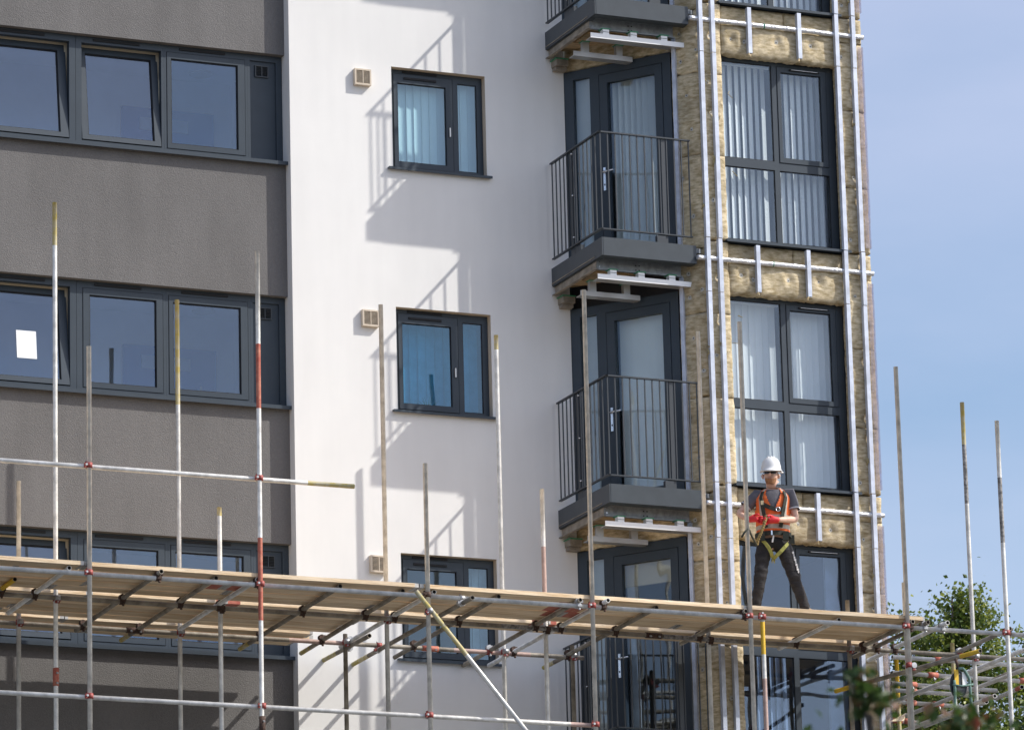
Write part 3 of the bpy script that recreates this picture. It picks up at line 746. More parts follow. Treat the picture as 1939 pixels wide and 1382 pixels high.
# ledgers
def ledger(y, z, x0, x1, bands=None, old=False, name='ledger', label=None):
    return tube(name, (x0, y, z), (x1, y, z), bands, old, label=label)
ledger(YL, ZL, -7.0, 8.2)
ledger(YL, -5.496, -7.0, -1.737, [(.905, 1.0, 2)], name='guard_rail')
ledger(YL, -7.776, -7.0, .82, [(.965, 1.0, 4)])
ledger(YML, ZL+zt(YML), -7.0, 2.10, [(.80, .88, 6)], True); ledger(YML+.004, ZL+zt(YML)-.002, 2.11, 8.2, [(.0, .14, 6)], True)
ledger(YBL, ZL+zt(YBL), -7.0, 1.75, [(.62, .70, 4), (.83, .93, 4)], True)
# transoms under the boards
TR = [(-6.3, -3.1, -.4), (-5.6, -3.05, -.35), (-5.07, -2.41, -.5), (-4.718, -3.02, -1.07), (-3.81, -3.12, -.5), (-3.20, -3.0, -.20), (-2.785, -3.05, -.83),
      (-1.895, -3.0, -.13), (-1.215, -2.97, -.11), (-.897, -3.02, -.5), (-.19, -3.0, -.18), (.665, -3.09, -.012), (.945, -3.15, -.07), (1.565, -2.97, -.12),
      (2.52, -3.08, -1.55), (3.64, -2.97, -1.60), (4.428, -3.10, -1.62), (4.595, -3.12, -1.45), (4.805, -3.155, -.9), (5.58, -3.08, -.8), (6.6, -3.1, -.8)]
for i, (x, ya, yb) in enumerate(TR):
    z = ZL+.047
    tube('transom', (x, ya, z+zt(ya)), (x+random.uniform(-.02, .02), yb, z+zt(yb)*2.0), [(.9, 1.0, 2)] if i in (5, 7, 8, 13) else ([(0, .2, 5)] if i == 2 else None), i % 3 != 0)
# longer ties below the ledgers that reach the wall
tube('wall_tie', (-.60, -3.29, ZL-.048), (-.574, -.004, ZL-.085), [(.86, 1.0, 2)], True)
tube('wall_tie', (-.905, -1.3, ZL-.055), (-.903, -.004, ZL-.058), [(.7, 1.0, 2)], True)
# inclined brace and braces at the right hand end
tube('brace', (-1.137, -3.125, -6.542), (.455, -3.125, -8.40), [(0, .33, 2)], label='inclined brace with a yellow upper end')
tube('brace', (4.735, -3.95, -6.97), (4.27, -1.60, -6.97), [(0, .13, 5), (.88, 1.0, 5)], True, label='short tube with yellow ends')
for x, y0, y1, z in ((6.01, -2.75, 1.6, -6.62), (5.46, -2.9, 1.2, -7.2), (6.22, -2.85, .5, -6.74)):
    tube('side_ledger', (x, y0, z), (x, y1, z), [(0, .06, 4)] if z < -6.7 else None)

# couplers
def coupler_mb(ax, az, off, zinc):
    """band round a tube along ax, band round a tube along az, bolts and flaps; origin at the first tube's axis"""
    ax, az, off = Vector(ax), Vector(az), Vector(off); m = MB()
    for q, (c, d) in enumerate(((Vector((0, 0, 0)), ax), (off, az))):
        m.path([c-d*.026, c+d*.026], .0305, 12, q)
        side = d.cross(off).normalized()
        m.obox(c+side*.040, (side, d, off.normalized()), (.012, .022, .014))
        m.path([c+side*.042-off.normalized()*.045, c+side*.042+off.normalized()*.030], .0065, 6, 1)
        m.path([c+side*.042-off.normalized()*.050, c+side*.042-off.normalized()*.034], .012, 6, 1)
    m.obox(off*.5, (off.normalized(), ax, az if abs(ax.dot(az)) < .5 else ax.cross(off).normalized()), (off.length*.3, .024, .020))
    return m
COUP = {}
def coupler(kind, pos, colour):
    key = (kind, colour)
    if key not in COUP:
        args = {'zx': ((0, 0, 1), (1, 0, 0), (0, .05, 0)), 'zxr': ((0, 0, 1), (1, 0, 0), (0, -.05, 0)), 'xy': ((1, 0, 0), (0, 1, 0), (0, 0, .047)),
                'yx': ((1, 0, 0), (0, 1, 0), (0, 0, -.05)), 'zb': ((0, 0, 1), (.6, 0, -.8), (0, -.05, 0)), 'zy': ((0, 0, 1), (0, 1, 0), (.05, 0, 0))}[kind]
        COUP[key] = coupler_mb(*args, colour).mesh('coupler', [M[colour], M['zinc'] if colour != 'rust' else M['rust']])
    o = bpy.data.objects.new('coupler', COUP[key]); COL.objects.link(o); o.parent = scf
    o.location = Vector(pos)-scf.location; o.rotation_euler = (0, 0, 0)
rc = random.Random(4)
for x in OX[:7]:
    coupler('zx', (x, YS, ZL), 'redcoup' if x != OX[2] else 'rust')
    if x < .9: coupler('zx', (x, YS, -7.776), 'redcoup')
    if x < -2: coupler('zx', (x, YS, -5.496), 'redcoup')
for x in MX+(4.30, 5.79): coupler('zxr', (x, YM, ZL+zt(YML)), rc.choice(('redcoup', 'rust')))
for x in (-4.50, -2.78, -.968, .815, 1.60): coupler('zxr', (x, YB, ZL+zt(YBL)), 'redcoup')
coupler('zx', (2.715, YS, ZL), 'redcoup'); coupler('zb', (OX[2], YS, -6.73), 'redcoup'); coupler('zy', (OX[5], YS, -6.97), 'redcoup')
for i, (x, ya, yb) in enumerate(TR):
    if ya < YL: coupler('xy', (x, YL, ZL), rc.choice(('rust', 'rust', 'zinc')))
    if ya < YML and yb > YML: coupler('xy', (x, YML, ZL+zt(YML)), rc.choice(('rust', 'rust', 'rust', 'redcoup')))
    if yb > YBL and x < 1.7: coupler('xy', (x, YBL, ZL+zt(YBL)), rc.choice(('rust', 'rust', 'redcoup')))
for x in (-.574, -.903): coupler('yx', (x, YBL, ZL+zt(YBL)), 'redcoup')
coupler('yx', (-.60, YL, ZL), 'zinc')
def sleeve(p, d, mt):
    s = MB(); d = Vector(d); s.path([Vector(p)-d*.09, Vector(p)+d*.09], .031, 12)
    for q in (-.05, .05): s.path([Vector(p)+d*q+Vector((0, -.028, -.01)), Vector(p)+d*q+Vector((0, -.058, -.02))], .010, 6, 1)
    s.build('sleeve_coupler', [M[mt], M['zinc']], scf)
sleeve((-4.48, YM, -7.36), (0, 0, 1), 'redpaint'); sleeve((OX[1]-.01, YS, -7.97), (0, 0, 1), 'rust'); sleeve((-.0, YBL, ZL+zt(YBL)), (1, 0, 0), 'redpaint'); sleeve((2.0, YML, ZL+zt(YML)), (1, 0, 0), 'rust'); sleeve((-3.25, YBL, ZL+zt(YBL)), (1, 0, 0), 'rust')

# timber boards
rb = random.Random(9)
def board(x0, x1, y0, y1, red0=0, red1=0, bow=0.0):
    bow = rb.uniform(0, .007); y1 -= rb.uniform(.005, .014)
    b = MB(); n = 10; zb = ZL+.047+.0235+.0015; th = .040
    def sec(x):
        w = .004*noise.noise(Vector((x*1.3, y0*7, 2))); bz = .004*noise.noise(Vector((x*.9, y0*5, 7)))+bow
        return [(x, y0+w, zb+zt(y0)+bz), (x, y1+w, zb+zt(y1)+bz), (x, y1+w, zb+zt(y1)+th+bz), (x, y0+w, zb+zt(y0)+th+bz)]
    L_ = x1-x0; cuts = [0, .012, .05]+[.05+.9*i/n for i in range(1, n)]+[.95, .988, 1]
    base = []
    for c in cuts: base.append(len(b.v)); b.v += sec(x0+L_*c)
    for i in range(len(cuts)-1):
        mid = (cuts[i]+cuts[i+1])/2; mi = 0
        if mid < .012 or mid > .988: mi = 1
        elif (mid < .05 and red0) or (mid > .95 and red1): mi = 2
        A, B = base[i], base[i+1]
        for k in range(4): b.face((A+k, A+(k+1) % 4, B+(k+1) % 4, B+k), mi)
    A, B = base[0], base[-1]; b.face((A+3, A+2, A+1, A), 1); b.face((B, B+1, B+2, B+3), 1)
    o = b.build('scaffold_board', [M['board'], M['board_end'], M['redpaint']], scf); return o
BW_ = .2165
def row(y, joints, reds=(), w=BW_):
    for i in range(len(joints)-1):
        board(joints[i]+.006, joints[i+1]-.006, y, y+w-.005, i in reds, (i+1) in reds)
row(-3.05, (-7.6, -4.57, -1.07, 2.56, 4.60))
row(-3.05+BW_, (-7.2, -5.2, -2.90, .74, 4.58), (2, 3)); row(-3.05+2*BW_, (-7.6, -6.1, -2.94, .72, 4.60), (2, 3))
row(-3.05+3*BW_, (-7.4, -4.3, -2.85, .79, 4.57), (3,)); row(-3.05+4*BW_, (-7.4, -4.6, -1.2, 2.2, 4.55))
row(-1.845, (-7.5, -4.1, -2.7, .86, 2.60, 4.58), (2, 3)); row(-1.845+.2, (-7.5, -4.6, -2.75, .80, 4.52))
for j, e in ((2, -1.06), (3, -1.14), (4, -1.10)): row(-1.845+j*.2, (-7.5, -4.4-.1*j, e), w=.2)
row(-.735, (-7.5, -4.0, -1.30), w=.2); row(-.535, (-7.5, -4.7, -1.22), w=.2); row(-.335, (-7.5, -3.6, -1.34), w=.2)

# ------------------------------------------------------------------ return scaffold past the corner
rs = empty('return_scaffold', (5.6, -1.0, GZ))
tag(rs, 'pale return scaffold with red couplers past the corner of the building, before the trees', 'scaffold')
def rtube(name, p0, p1, bands=None, old=False): return tube(name, p0, p1, bands, old, parent=rs)
LV = [(-6.55, -1.55, 4.987, 8.0), (-6.55, -.78, 5.383, 8.0), (-6.55, -.24, 5.655, 6.96), (-6.55, .10, 5.831, 7.15), (-6.55, .70, 6.235, 7.03), (-6.55, 1.70, 6.67, 7.0)]
for z, y, x0, x1 in LV:
    rtube('cross_tube', (x0, y, z), (x1, y, z-.01))
    for xx in (x0+.42*(x1-x0)*.45, x0+.62*(x1-x0)):
        s = MB(); s.path([(xx-.06, y, z), (xx+.06, y, z)], .0325, 12); s.path([(xx, y-.03, z-.03), (xx, y-.05, z-.07)], .011, 6, 1)
        s.build('coupler', [M['redpaint'], M['zinc']], rs)
def at_y(u, v, y):    # a picture position carried out to the distance y
    d = _r*((u-969.5)/9843.7)-_u*((v-691)/9843.7)+_f
    return CAM+d*((y-CAM.y)/d.y)
p = at_y(1697, 1240, .9); rtube('standard', (p.x, .9, GZ), (p.x, .9, p.z), [(.955, 1.0, 5), (.9, .955, 2)])
p = at_y(1803, 1217, .2); rtube('standard', (p.x, .2, GZ), (p.x, .2, p.z), [(.97, 1.0, 2)])
for (a, b) in (((1892, 1255), (1741, 1312)), ((1868, 1328), (1751, 1374)), ((1935, 1300), (1885, 1322))):
    p, q = at_y(*a, -1.4), at_y(*b, .7); rtube('brace', p, q, [(0, .2, 3)] if a[0] > 1900 else None)
p = at_y(1690, 1362, .6); s = MB()
a, b_, c_ = at_y(1686, 1365, .6), at_y(1716, 1349, .6), at_y(1712, 1364, .6)
s.poly([a, c_, b_]); s.poly([a+Vector((0, .03, 0)), b_+Vector((0, .03, 0)), c_+Vector((0, .03, 0))])
for p0, p1 in ((a, c_), (c_, b_), (b_, a)): s.quad(p0, p0+Vector((0, .03, 0)), p1+Vector((0, .03, 0)), p1)
s.build('toe_board', M['board'], rs)

# rope and rubber wheel hung from the yellow ended tube
gw = empty('hoist_wheel', (4.70, -3.75, -7.5))
tag(gw, 'black and yellow gin wheel with a green rope hanging below the short yellow ended tube', 'hoist')
c0 = at_y(1815, 1296, -3.72)
w = MB()
w.path([c0+Vector((-.02, 0, .27)), c0+Vector((0, 0, .20)), c0+Vector((.0, 0, .14))], .016, 8)
w.build('hook', M['rust'], gw)
w = MB(); n = 28
for s_ in (-.035, .035):
    w.path([c0+Vector((.066*math.cos(2*math.pi*i/n), s_, .125*math.sin(2*math.pi*i/n))) for i in range(n+1)], .014, 8, cap=False)
w.path([c0+Vector((0, -.05, 0)), c0+Vector((0, .05, 0))], .058, 20, flat=1.8); w.build('wheel', M['rail'], gw)
w = MB(); w.obox(c0+Vector((-.05, -.055, .06)), ((1, 0, 0), (0, 1, 0), (0, 0, 1)), (.022, .006, .085)); w.build('yellow_cheek', M['yellow_b'], gw)
w = MB(); w.obox(c0+Vector((.04, -.055, .05)), ((1, 0, 0), (0, 1, 0), (0, 0, 1)), (.025, .006, .075)); w.build('white_cheek', M['alu_white'], gw)
gr = mat('green_rope', (.13, .22, .19), .8, var=.25, vscale=60)
for sx, dx in ((-.085, -.02), (.085, .05)):
    w = MB(); P = []
    for i in range(40):
        t = i/39
        if sx < 0: P.append(c0+Vector((sx+dx*t+.008*noise.noise(Vector((t*7, 1, 0))), -.07, .03-1.6*t)))
        else: P.append(c0+Vector((-.03+.115*min(1, t*8)+dx*t, -.07+.0*t, .17-.02*(1-min(1, t*8))-1.75*max(0, t-.06))))
    w.path(P, .016, 8); w.build('rope', gr, gw)
w = MB(); w.path([c0+Vector((-.11, -.075, -.02)), c0+Vector((0, -.09, -.03)), c0+Vector((.13, -.075, .0))], .010, 6); w.build('rope_tie', gr, gw)

# ------------------------------------------------------------------ worker
per = empty('person', (3.26, -2.35, ZL+.047+.025+.040+zt(-2.35)+.004), -YAW)
tag(per, 'man in white helmet, orange vest and red gloves standing legs apart on the deck', 'person')
def pb(mb, name, mats, parent=None):        # a part of the worker, written in his own metres (x his left, -y forward)
    o = bpy.data.objects.new(name, mb.mesh(name, mats)); COL.objects.link(o); o.parent = parent or per; return o
def skin(name, verts, edges, radii, mt, root=0, levels=2, parent=None, smooth=True):
    me = bpy.data.meshes.new(name+'_cage'); me.from_pydata(verts, edges, []); o = bpy.data.objects.new(name+'_cage', me); COL.objects.link(o)
    md = o.modifiers.new('Skin', 'SKIN'); md.use_smooth_shade = True
    for i, r in enumerate(radii):
        sv = me.skin_vertices[0].data[i]; sv.radius = r if isinstance(r, tuple) else (r, r); sv.use_root = (i == root)
    ss = o.modifiers.new('Sub', 'SUBSURF'); ss.levels = levels; ss.render_levels = levels
    dg_ = bpy.context.evaluated_depsgraph_get(); nm = bpy.data.meshes.new_from_object(o.evaluated_get(dg_))
    bpy.data.objects.remove(o); bpy.data.meshes.remove(me)
    nm.name = name; nm.materials.clear(); nm.materials.append(mt)
    for p in nm.polygons: p.use_smooth = True; p.material_index = 0
    r_ = bpy.data.objects.new(name, nm); COL.objects.link(r_); r_.parent = parent or per; return r_
M['skin'] = mat('skin', (.68, .42, .31), .5, var=.12, vscale=14)
M['tee'] = mat('grey_tshirt', (.115, .11, .125), .9, var=.12, vscale=22, bump=.25, bscale=40)
M['teecuff'] = mat('pale_cuff', (.50, .49, .50), .9)
M['orange'] = mat('orange_vest', (.80, .155, .03), .75, var=.10, vscale=16, bump=.35, bscale=26)
M['reflect'] = mat('reflective_tape', (.46, .43, .36), .45, var=.12, vscale=24)
M['black_cloth'] = mat('black_trousers', (.026, .024, .025), .9, var=.35, vscale=9, bump=1.0, bscale=11, stretch=(1, 1, 2.2))
M['strap'] = mat('harness_strap', (.030, .035, .026), .8)
M['yellowstrap'] = mat('yellow_green_strap', (.33, .33, .085), .7, var=.12, vscale=40)
M['glove'] = mat('red_glove', (.70, .025, .035), .6, var=.12, vscale=30)
M['helmet'] = mat('white_helmet', (.80, .80, .79), .32)
M['beard'] = mat('ginger_beard', (.33, .16, .075), .9, var=.3, vscale=90, bump=.5, bscale=120)
M['lens'] = mat('dark_glasses', (.02, .02, .022), .2)
M['boot'] = mat('tan_boot', (.30, .20, .12), .8)
M['rope'] = mat('tan_rope', (.50, .36, .13), .85, col2=(.16, .11, .05), vscale=60, stretch=(1, 1, 1))
M['white_print'] = mat('white_print', (.75, .74, .72), .7)

HC = Vector((-.032, -.060, 1.565))          # centre of the head; it looks down at the hands
shR_, elR_, wrR_ = (-.185, .005, 1.355), (-.385, -.02, 1.175), (-.285, -.225, 1.065)
shL_, elL_, wrL_ = (.165, .005, 1.365), (.215, -.03, 1.095), (.010, -.235, 1.050)
hpR, knR_, anR_ = (-.125, 0, .86), (-.180, -.05, .49), (-.255, .02, .085)
hpL, knL_, anL_ = (.065, 0, .86), (.175, -.03, .47), (.300, .02, .085)
def lerp(a, b, t): return tuple(a[i]+(b[i]-a[i])*t for i in range(3))
bv = [(-.03, 0, .90), (-.03, 0, 1.05), (-.022, 0, 1.22), (-.018, 0, 1.37), (-.020, -.005, 1.445), (-.025, -.038, 1.485), (-.030, -.062, 1.548), (-.028, -.050, 1.625), (-.027, -.045, 1.66),
      shR_, lerp(shR_, elR_, .35), elR_, lerp(elR_, wrR_, .3), wrR_, shL_, lerp(shL_, elL_, .35), elL_, lerp(elL_, wrL_, .3), wrL_,
      hpR, knR_, anR_, hpL, knL_, anL_]
be = [(0, 1), (1, 2), (2, 3), (3, 4), (4, 5), (5, 6), (6, 7), (7, 8), (3, 9), (9, 10), (10, 11), (11, 12), (12, 13), (3, 14), (14, 15), (15, 16), (16, 17), (17, 18),
      (0, 19), (19, 20), (20, 21), (0, 22), (22, 23), (23, 24)]
br = [(.12, .09), (.115, .085), (.125, .09), (.11, .075), (.058, .058), (.060, .068), (.075, .092), (.078, .095), (.055, .07), .055, .047, .036, .040, .027, .055, .047, .036, .041, .027,
      .08, .05, .036, .08, .05, .036]
body = skin('body', bv, be, br, M['skin'])
f = MB()
f.path([HC+Vector((-.012, -.088, .012)), HC+Vector((-.014, -.112, -.012)), HC+Vector((-.014, -.100, -.026))], [.010, .016, .012], 8); pb(f, 'nose', M['skin'])
f = MB(); f.path([HC+Vector((-.036, -.085, -.053)), HC+Vector((-.012, -.098, -.055)), HC+Vector((.012, -.090, -.053))], [.003, .006, .003], 6); pb(f, 'mouth', mat('lips', (.36, .12, .10), .6))
for sx in (-1, 1):
    f = MB(); f.path([HC+Vector((sx*.076, .004, .012)), HC+Vector((sx*.087, .012, .0)), HC+Vector((sx*.080, .006, -.03))], [.012, .017, .009], 8); pb(f, 'ear', M['skin'])
    f = MB(); f.path([HC+Vector((-.012+sx*.032, -.083, .014)), HC+Vector((-.012+sx*.032, -.092, .014))], [.011, .008], 8); pb(f, 'eye', M['disc'])
# beard: a shell round the jaw
f = MB(); nu, nv = 14, 6; G = []
for j in range(nv+1):
    t = j/nv; row_ = []
    for i in range(nu+1):
        a = R(-150+120*i/nu); rr = 1.00-.10*t
        x = HC.x-.006+.073*rr*math.cos(a)*(1-.25*t*t); y = HC.y-.010+.094*rr*math.sin(a)*(1-.05*t); z = HC.z-.058-.044*t+.02*abs(math.cos(a))*(1-t)
        f.v.append((x, y, z)); row_.append(len(f.v)-1)
    G.append(row_)
for j in range(nv):
    for i in range(nu): f.face((G[j][i], G[j+1][i], G[j+1][i+1], G[j][i+1]), 0, True)
f.poly([f.v[i] for i in G[-1]]); pb(f, 'beard', M['beard'])
f = MB()
for sx in (-1, 1):
    f.obox(HC+Vector((-.012+sx*.034, -.104, .012)), ((1, sx*.25, 0), (0, 1, 0), (0, 0, 1)), (.027, .003, .017))
    f.path([HC+Vector((-.012+sx*.062, -.096, .016)), HC+Vector((sx*.086, 0, .018))], .0035, 6)
f.obox(HC+Vector((-.012, -.106, .016)), ((1, 0, 0), (0, 1, 0), (0, 0, 1)), (.010, .003, .003)); pb(f, 'glasses', M['lens'])
# helmet
f = MB(); nu, nv = 32, 12; G = []; hc = HC+Vector((.006, .004, .048))
tilt = Matrix.Rotation(R(8), 3, 'X')
def hel(i, prof_r, prof_z, peak):
    a = 2*math.pi*i/nu; fr_ = max(0, -math.sin(a))
    rx, ry = .104*prof_r, .128*prof_r
    x, y = rx*math.cos(a), ry*math.sin(a)-peak*fr_**2*.045
    return hc+tilt @ Vector((x, y, prof_z-(peak*fr_**3*.010)))
prof = [(1.06, -.004, 1.0), (1.10, .000, 1.0), (1.10, .006, 1.0), (1.03, .012, .35), (1.00, .030, 0), (.97, .055, 0), (.90, .085, 0), (.79, .110, 0), (.62, .131, 0), (.40, .146, 0), (.18, .153, 0)]
for pr, pz, pk in prof:
    row_ = []
    for i in range(nu): f.v.append(tuple(hel(i, pr, pz, pk))); row_.append(len(f.v)-1)
    G.append(row_)
for j in range(len(prof)-1):
    for i in range(nu): f.face((G[j][i], G[j][(i+1) % nu], G[j+1][(i+1) % nu], G[j+1][i]), 0, True)
f.face(tuple(G[-1]), 0, True)
f.v.append(tuple(hc+Vector((0, 0, .02)))); n0 = len(f.v)-1
for i in range(nu): f.face((G[0][(i+1) % nu], G[0][i], n0), 0, True)
hm = pb(f, 'helmet', M['helmet'])
f = MB()
for q in (-.03, 0, .03):
    f.path([hc+tilt @ Vector((q, -.10*math.cos(t)*(1-abs(q)*3), .055+.105*math.sin(t)*(1-abs(q)*1.5))) for t in [R(20+14*i) for i in range(11)]], .0055, 6)
pb(f, 'helmet_rib', M['helmet'], hm)
f = MB(); f.path([hc+Vector((.098, .02, -.006)), hc+Vector((.125, .03, -.012))], [.013, .010], 8); f.path([hc+Vector((-.100, .0, -.004)), hc+Vector((-.118, .0, -.004))], [.012, .010], 8); pb(f, 'helmet_clip', M['helmet'], hm)
# torso shells
def torso(z):
    K = [(.84, .160, .112), (.95, .150, .108), (1.08, .152, .112), (1.22, .170, .122), (1.31, .178, .116), (1.37, .165, .098), (1.41, .120, .080), (1.44, .070, .066)]
    if z <= K[0][0]: return K[0][1:]
    for a, b in zip(K, K[1:]):
        if a[0] <= z <= b[0]:
            t = (z-a[0])/(b[0]-a[0]); return (a[1]+(b[1]-a[1])*t, a[2]+(b[2]-a[2])*t)
    return K[-1][1:]
def tcen(z): return Vector((-.032+(z-.84)*.03, .006, z))
def tp(a, z, off=0.0):
    rx, ry = torso(z); w = 1+.03*noise.noise(Vector((math.cos(a)*2, math.sin(a)*2, z*9))); c = tcen(z)
    return Vector((c.x+(rx+off)*math.cos(a)*w, c.y+(ry+off)*math.sin(a)*w, z))
f = MB(); nu = 28; zs_ = [.93+i*.03 for i in range(17)]; G = []
for z in zs_:
    row_ = []
    for i in range(nu): f.v.append(tuple(tp(2*math.pi*i/nu, z, .010))); row_.append(len(f.v)-1)
    G.append(row_)
for j in range(len(zs_)-1):
    for i in range(nu): f.face((G[j][i], G[j][(i+1) % nu], G[j+1][(i+1) % nu], G[j+1][i]), 0, True)
for sh, el in ((shR_, elR_), (shL_, elL_)):
    e = lerp(sh, el, .56); s0 = lerp((tcen(1.34).x, .005, 1.345), sh, .55)
    f.path([s0, sh, lerp(sh, el, .25), e, lerp(sh, el, .60)], [.075, .078, .066, .066, .064], 14, cap=False)
    f.path([lerp(sh, el, .555), lerp(sh, el, .615)], .0675, 14, 1, cap=False)
pb(f, 'tshirt', [M['tee'], M['teecuff']])
f = MB(); nu, nz_ = 112, 60; z0_, z1_ = .965, 1.425; G = []
for j in range(nz_+1):
    z = z0_+(z1_-z0_)*j/nz_; row_ = []
    for i in range(nu): f.v.append(tuple(tp(2*math.pi*i/nu, z, .024 if z < 1.36 else .020))); row_.append(len(f.v)-1)
    G.append(row_)
for j in range(nz_):
    z = z0_+(z1_-z0_)*(j+.5)/nz_
    for i in range(nu):
        a = 2*math.pi*(i+.5)/nu; front = -math.sin(a); side = abs(math.cos(a)); x = math.cos(a)
        if z > 1.20 and side > .93-.10*(z-1.2)/.2: continue                      # armholes
        if front > 0 and z > 1.17 and abs(x) < .05+.48*(z-1.17)/.25: continue    # V neck
        if front < 0 and z > 1.385 and side < .45: continue
        mi = 0
        if .985 < z < 1.035 or 1.085 < z < 1.130: mi = 1
        elif z > 1.13 and .56 < side < .76: mi = 1
        f.face((G[j][i], G[j][(i+1) % nu], G[j+1][(i+1) % nu], G[j+1][i]), mi, True)
pb(f, 'vest', [M['orange'], M['reflect']])
# trousers and boots
tv = [(-.03, 0, .95), (-.03, 0, .87), hpR, lerp(hpR, knR_, .5), knR_, lerp(knR_, anR_, .4), lerp(knR_, anR_, .92), hpL, lerp(hpL, knL_, .5), knL_, lerp(knL_, anL_, .4), lerp(knL_, anL_, .92)]
trou = skin('trousers', tv, [(0, 1), (1, 2), (2, 3), (3, 4), (4, 5), (5, 6), (1, 7), (7, 8), (8, 9), (9, 10), (10, 11)],
     [(.150, .112), (.150, .115), .098, .086, .070, .064, .056, .098, .086, .070, .064, .056], M['black_cloth'], root=1)
for v_ in trou.data.vertices:         # creases across the cloth
    n_ = noise.noise(Vector((v_.co.x*9+v_.co.z*4, v_.co.y*9, v_.co.z*17)))+.5*noise.noise(Vector((v_.co.x*22, v_.co.y*22, v_.co.z*30+v_.co.x*18)))
    v_.co += v_.normal*.011*n_
for an, yaw_ in ((anR_, .35), (anL_, -.25)):
    d = Vector((-math.sin(yaw_), -math.cos(yaw_), 0))
    f = MB(); a = Vector(an)
    f.path([a+Vector((0, .01, .06)), a+Vector((0, 0, .01))], [.046, .050], 12)
    f.path([Vector((a.x, a.y, .045))-d*.07, Vector((a.x, a.y, .050))-d*.01, Vector((a.x, a.y, .045))+d*.08, Vector((a.x, a.y, .034))+d*.16, Vector((a.x, a.y, .030))+d*.19], [.038, .046, .044, .036, .020], 12, flat=.85)
    f.obox(Vector((a.x, a.y, .008))+d*.06, (d, Vector((-d.y, d.x, 0)), (0, 0, 1)), (.125, .042, .0075), 1)
    pb(f, 'boot', [M['boot'], M['gap']])
# gloves with five fingers each, closed on the rope
def glove(wr, toward, side, curl):
    wr = Vector(wr); t = Vector(toward).normalized(); s_ = Vector(side).normalized(); c = Vector(curl).normalized()
    vs = [wr-t*.045, wr, wr+t*.045, wr+t*.085]; es = [(0, 1), (1, 2), (2, 3)]; rr = [.034, .036, (.046, .030), (.044, .026)]
    for k, ln in enumerate((.062, .070, .066, .052)):
        o_ = s_*(.031-.0205*k); b = wr+t*.090+o_; n = len(vs)
        vs += [b, b+t*ln*.45+c*.006, b+t*ln*.62+c*.032, b+t*ln*.30+c*.056]
        es += [(3, n), (n, n+1), (n+1, n+2), (n+2, n+3)]; rr += [.0115, .0110, .0105, .0095]
    n = len(vs); b = wr+t*.040+s_*.045
    vs += [b, b+t*.030+s_*.012+c*.018, b+t*.055+s_*.002+c*.036]; es += [(2, n), (n, n+1), (n+1, n+2)]; rr += [.0140, .0130, .0110]
    return skin('glove', vs, es, rr, M['glove'], root=2, levels=1)
glove((-.270, -.235, 1.062), (1, -.15, -.10), (0, -.25, 1), (-.1, -1, -.2))
glove((-.010, -.245, 1.048), (-1, -.12, -.14), (0, -.25, 1), (.1, -1, -.2))
# harness
def strap(name, pts, w, mt, th=.004):
    f = MB(); P = [Vector(p) for p in pts]
    for i in range(len(P)-1):
        d = (P[i+1]-P[i]); ln = d.length; d.normalize(); mid = (P[i]+P[i+1])/2
        out = Vector((mid.x+.03, mid.y, 0)).normalized(); w_ = d.cross(out).normalized(); o2 = w_.cross(d)
        f.obox(mid, (d, w_, o2), (ln/2+.003, w/2, th))
    return pb(f, name, mt)
for sx in (-1, 1):
    A = [(-math.pi/2)+sx*t for t in (.42, .50, .58, .66)]
    strap('harness_strap', [tp(A[0], 1.00, .034), tp(A[1], 1.10, .034), tp(A[2], 1.22, .036), tp(A[3], 1.32, .036), tp(A[3], 1.385, .034)], .042, M['strap'])
strap('chest_strap', [tp(-math.pi/2-.55, 1.245, .040), tp(-math.pi/2-.2, 1.205, .042), tp(-math.pi/2+.15, 1.18, .042), tp(-math.pi/2+.6, 1.19, .040)], .042, M['strap'])
f = MB(); c = tp(-math.pi/2+.22, 1.18, .052); f.path([c+Vector((.022*math.cos(t), -.004, .022*math.sin(t))) for t in [2*math.pi*i/12 for i in range(13)]], .005, 6, cap=False); pb(f, 'buckle', M['chrome'])
f = MB(); c = tp(-math.pi/2-.55, 1.26, .046); f.obox(c, ((1, 0, 0), (0, 1, 0), (0, 0, 1)), (.016, .004, .022)); pb(f, 'strap_label', mat('cream_label', (.6, .52, .32), .7))
strap('belt', [tp(2*math.pi*i/24, .935, .034) for i in range(25)], .045, M['strap'])
f = MB(); f.obox(tp(-math.pi/2-.1, .935, .044), ((1, 0, 0), (0, 1, 0), (0, 0, 1)), (.008, .005, .024)); pb(f, 'belt_buckle', M['chrome'])
for a in (-2.2, -.9, .3):
    f = MB(); c = tp(a, .90, .05); f.obox(c, ((1, 0, 0), (0, 1, 0), (0, 0, 1)), (.030, .024, .045)); pb(f, 'pouch', M['strap'])
strap('leg_strap', [(-.165, -.100, .885), (-.125, -.122, .84), (-.085, -.128, .78), (-.060, -.110, .73), (-.045, -.05, .69), (-.05, .04, .67)], .036, M['yellowstrap'])
strap('leg_strap', [(.118, -.085, .83), (.085, -.112, .79), (.040, -.120, .74), (-.005, -.105, .70), (-.035, -.05, .68), (-.02, .04, .67)], .038, M['yellowstrap'])
strap('hip_strap', [tp(-2.2, .93, .036), (-.170, -.098, .89)], .040, M['strap'])
f = MB(); f.obox((-.150, -.115, .885), ((.9, -.3, .2), (.3, .9, 0), (-.2, 0, .97)), (.030, .006, .014)); pb(f, 'strap_buckle', M['zinc'])
strap('tool_cord', [(-.030, -.128, .91), (-.045, -.130, .84)], .016, M['white_print'])
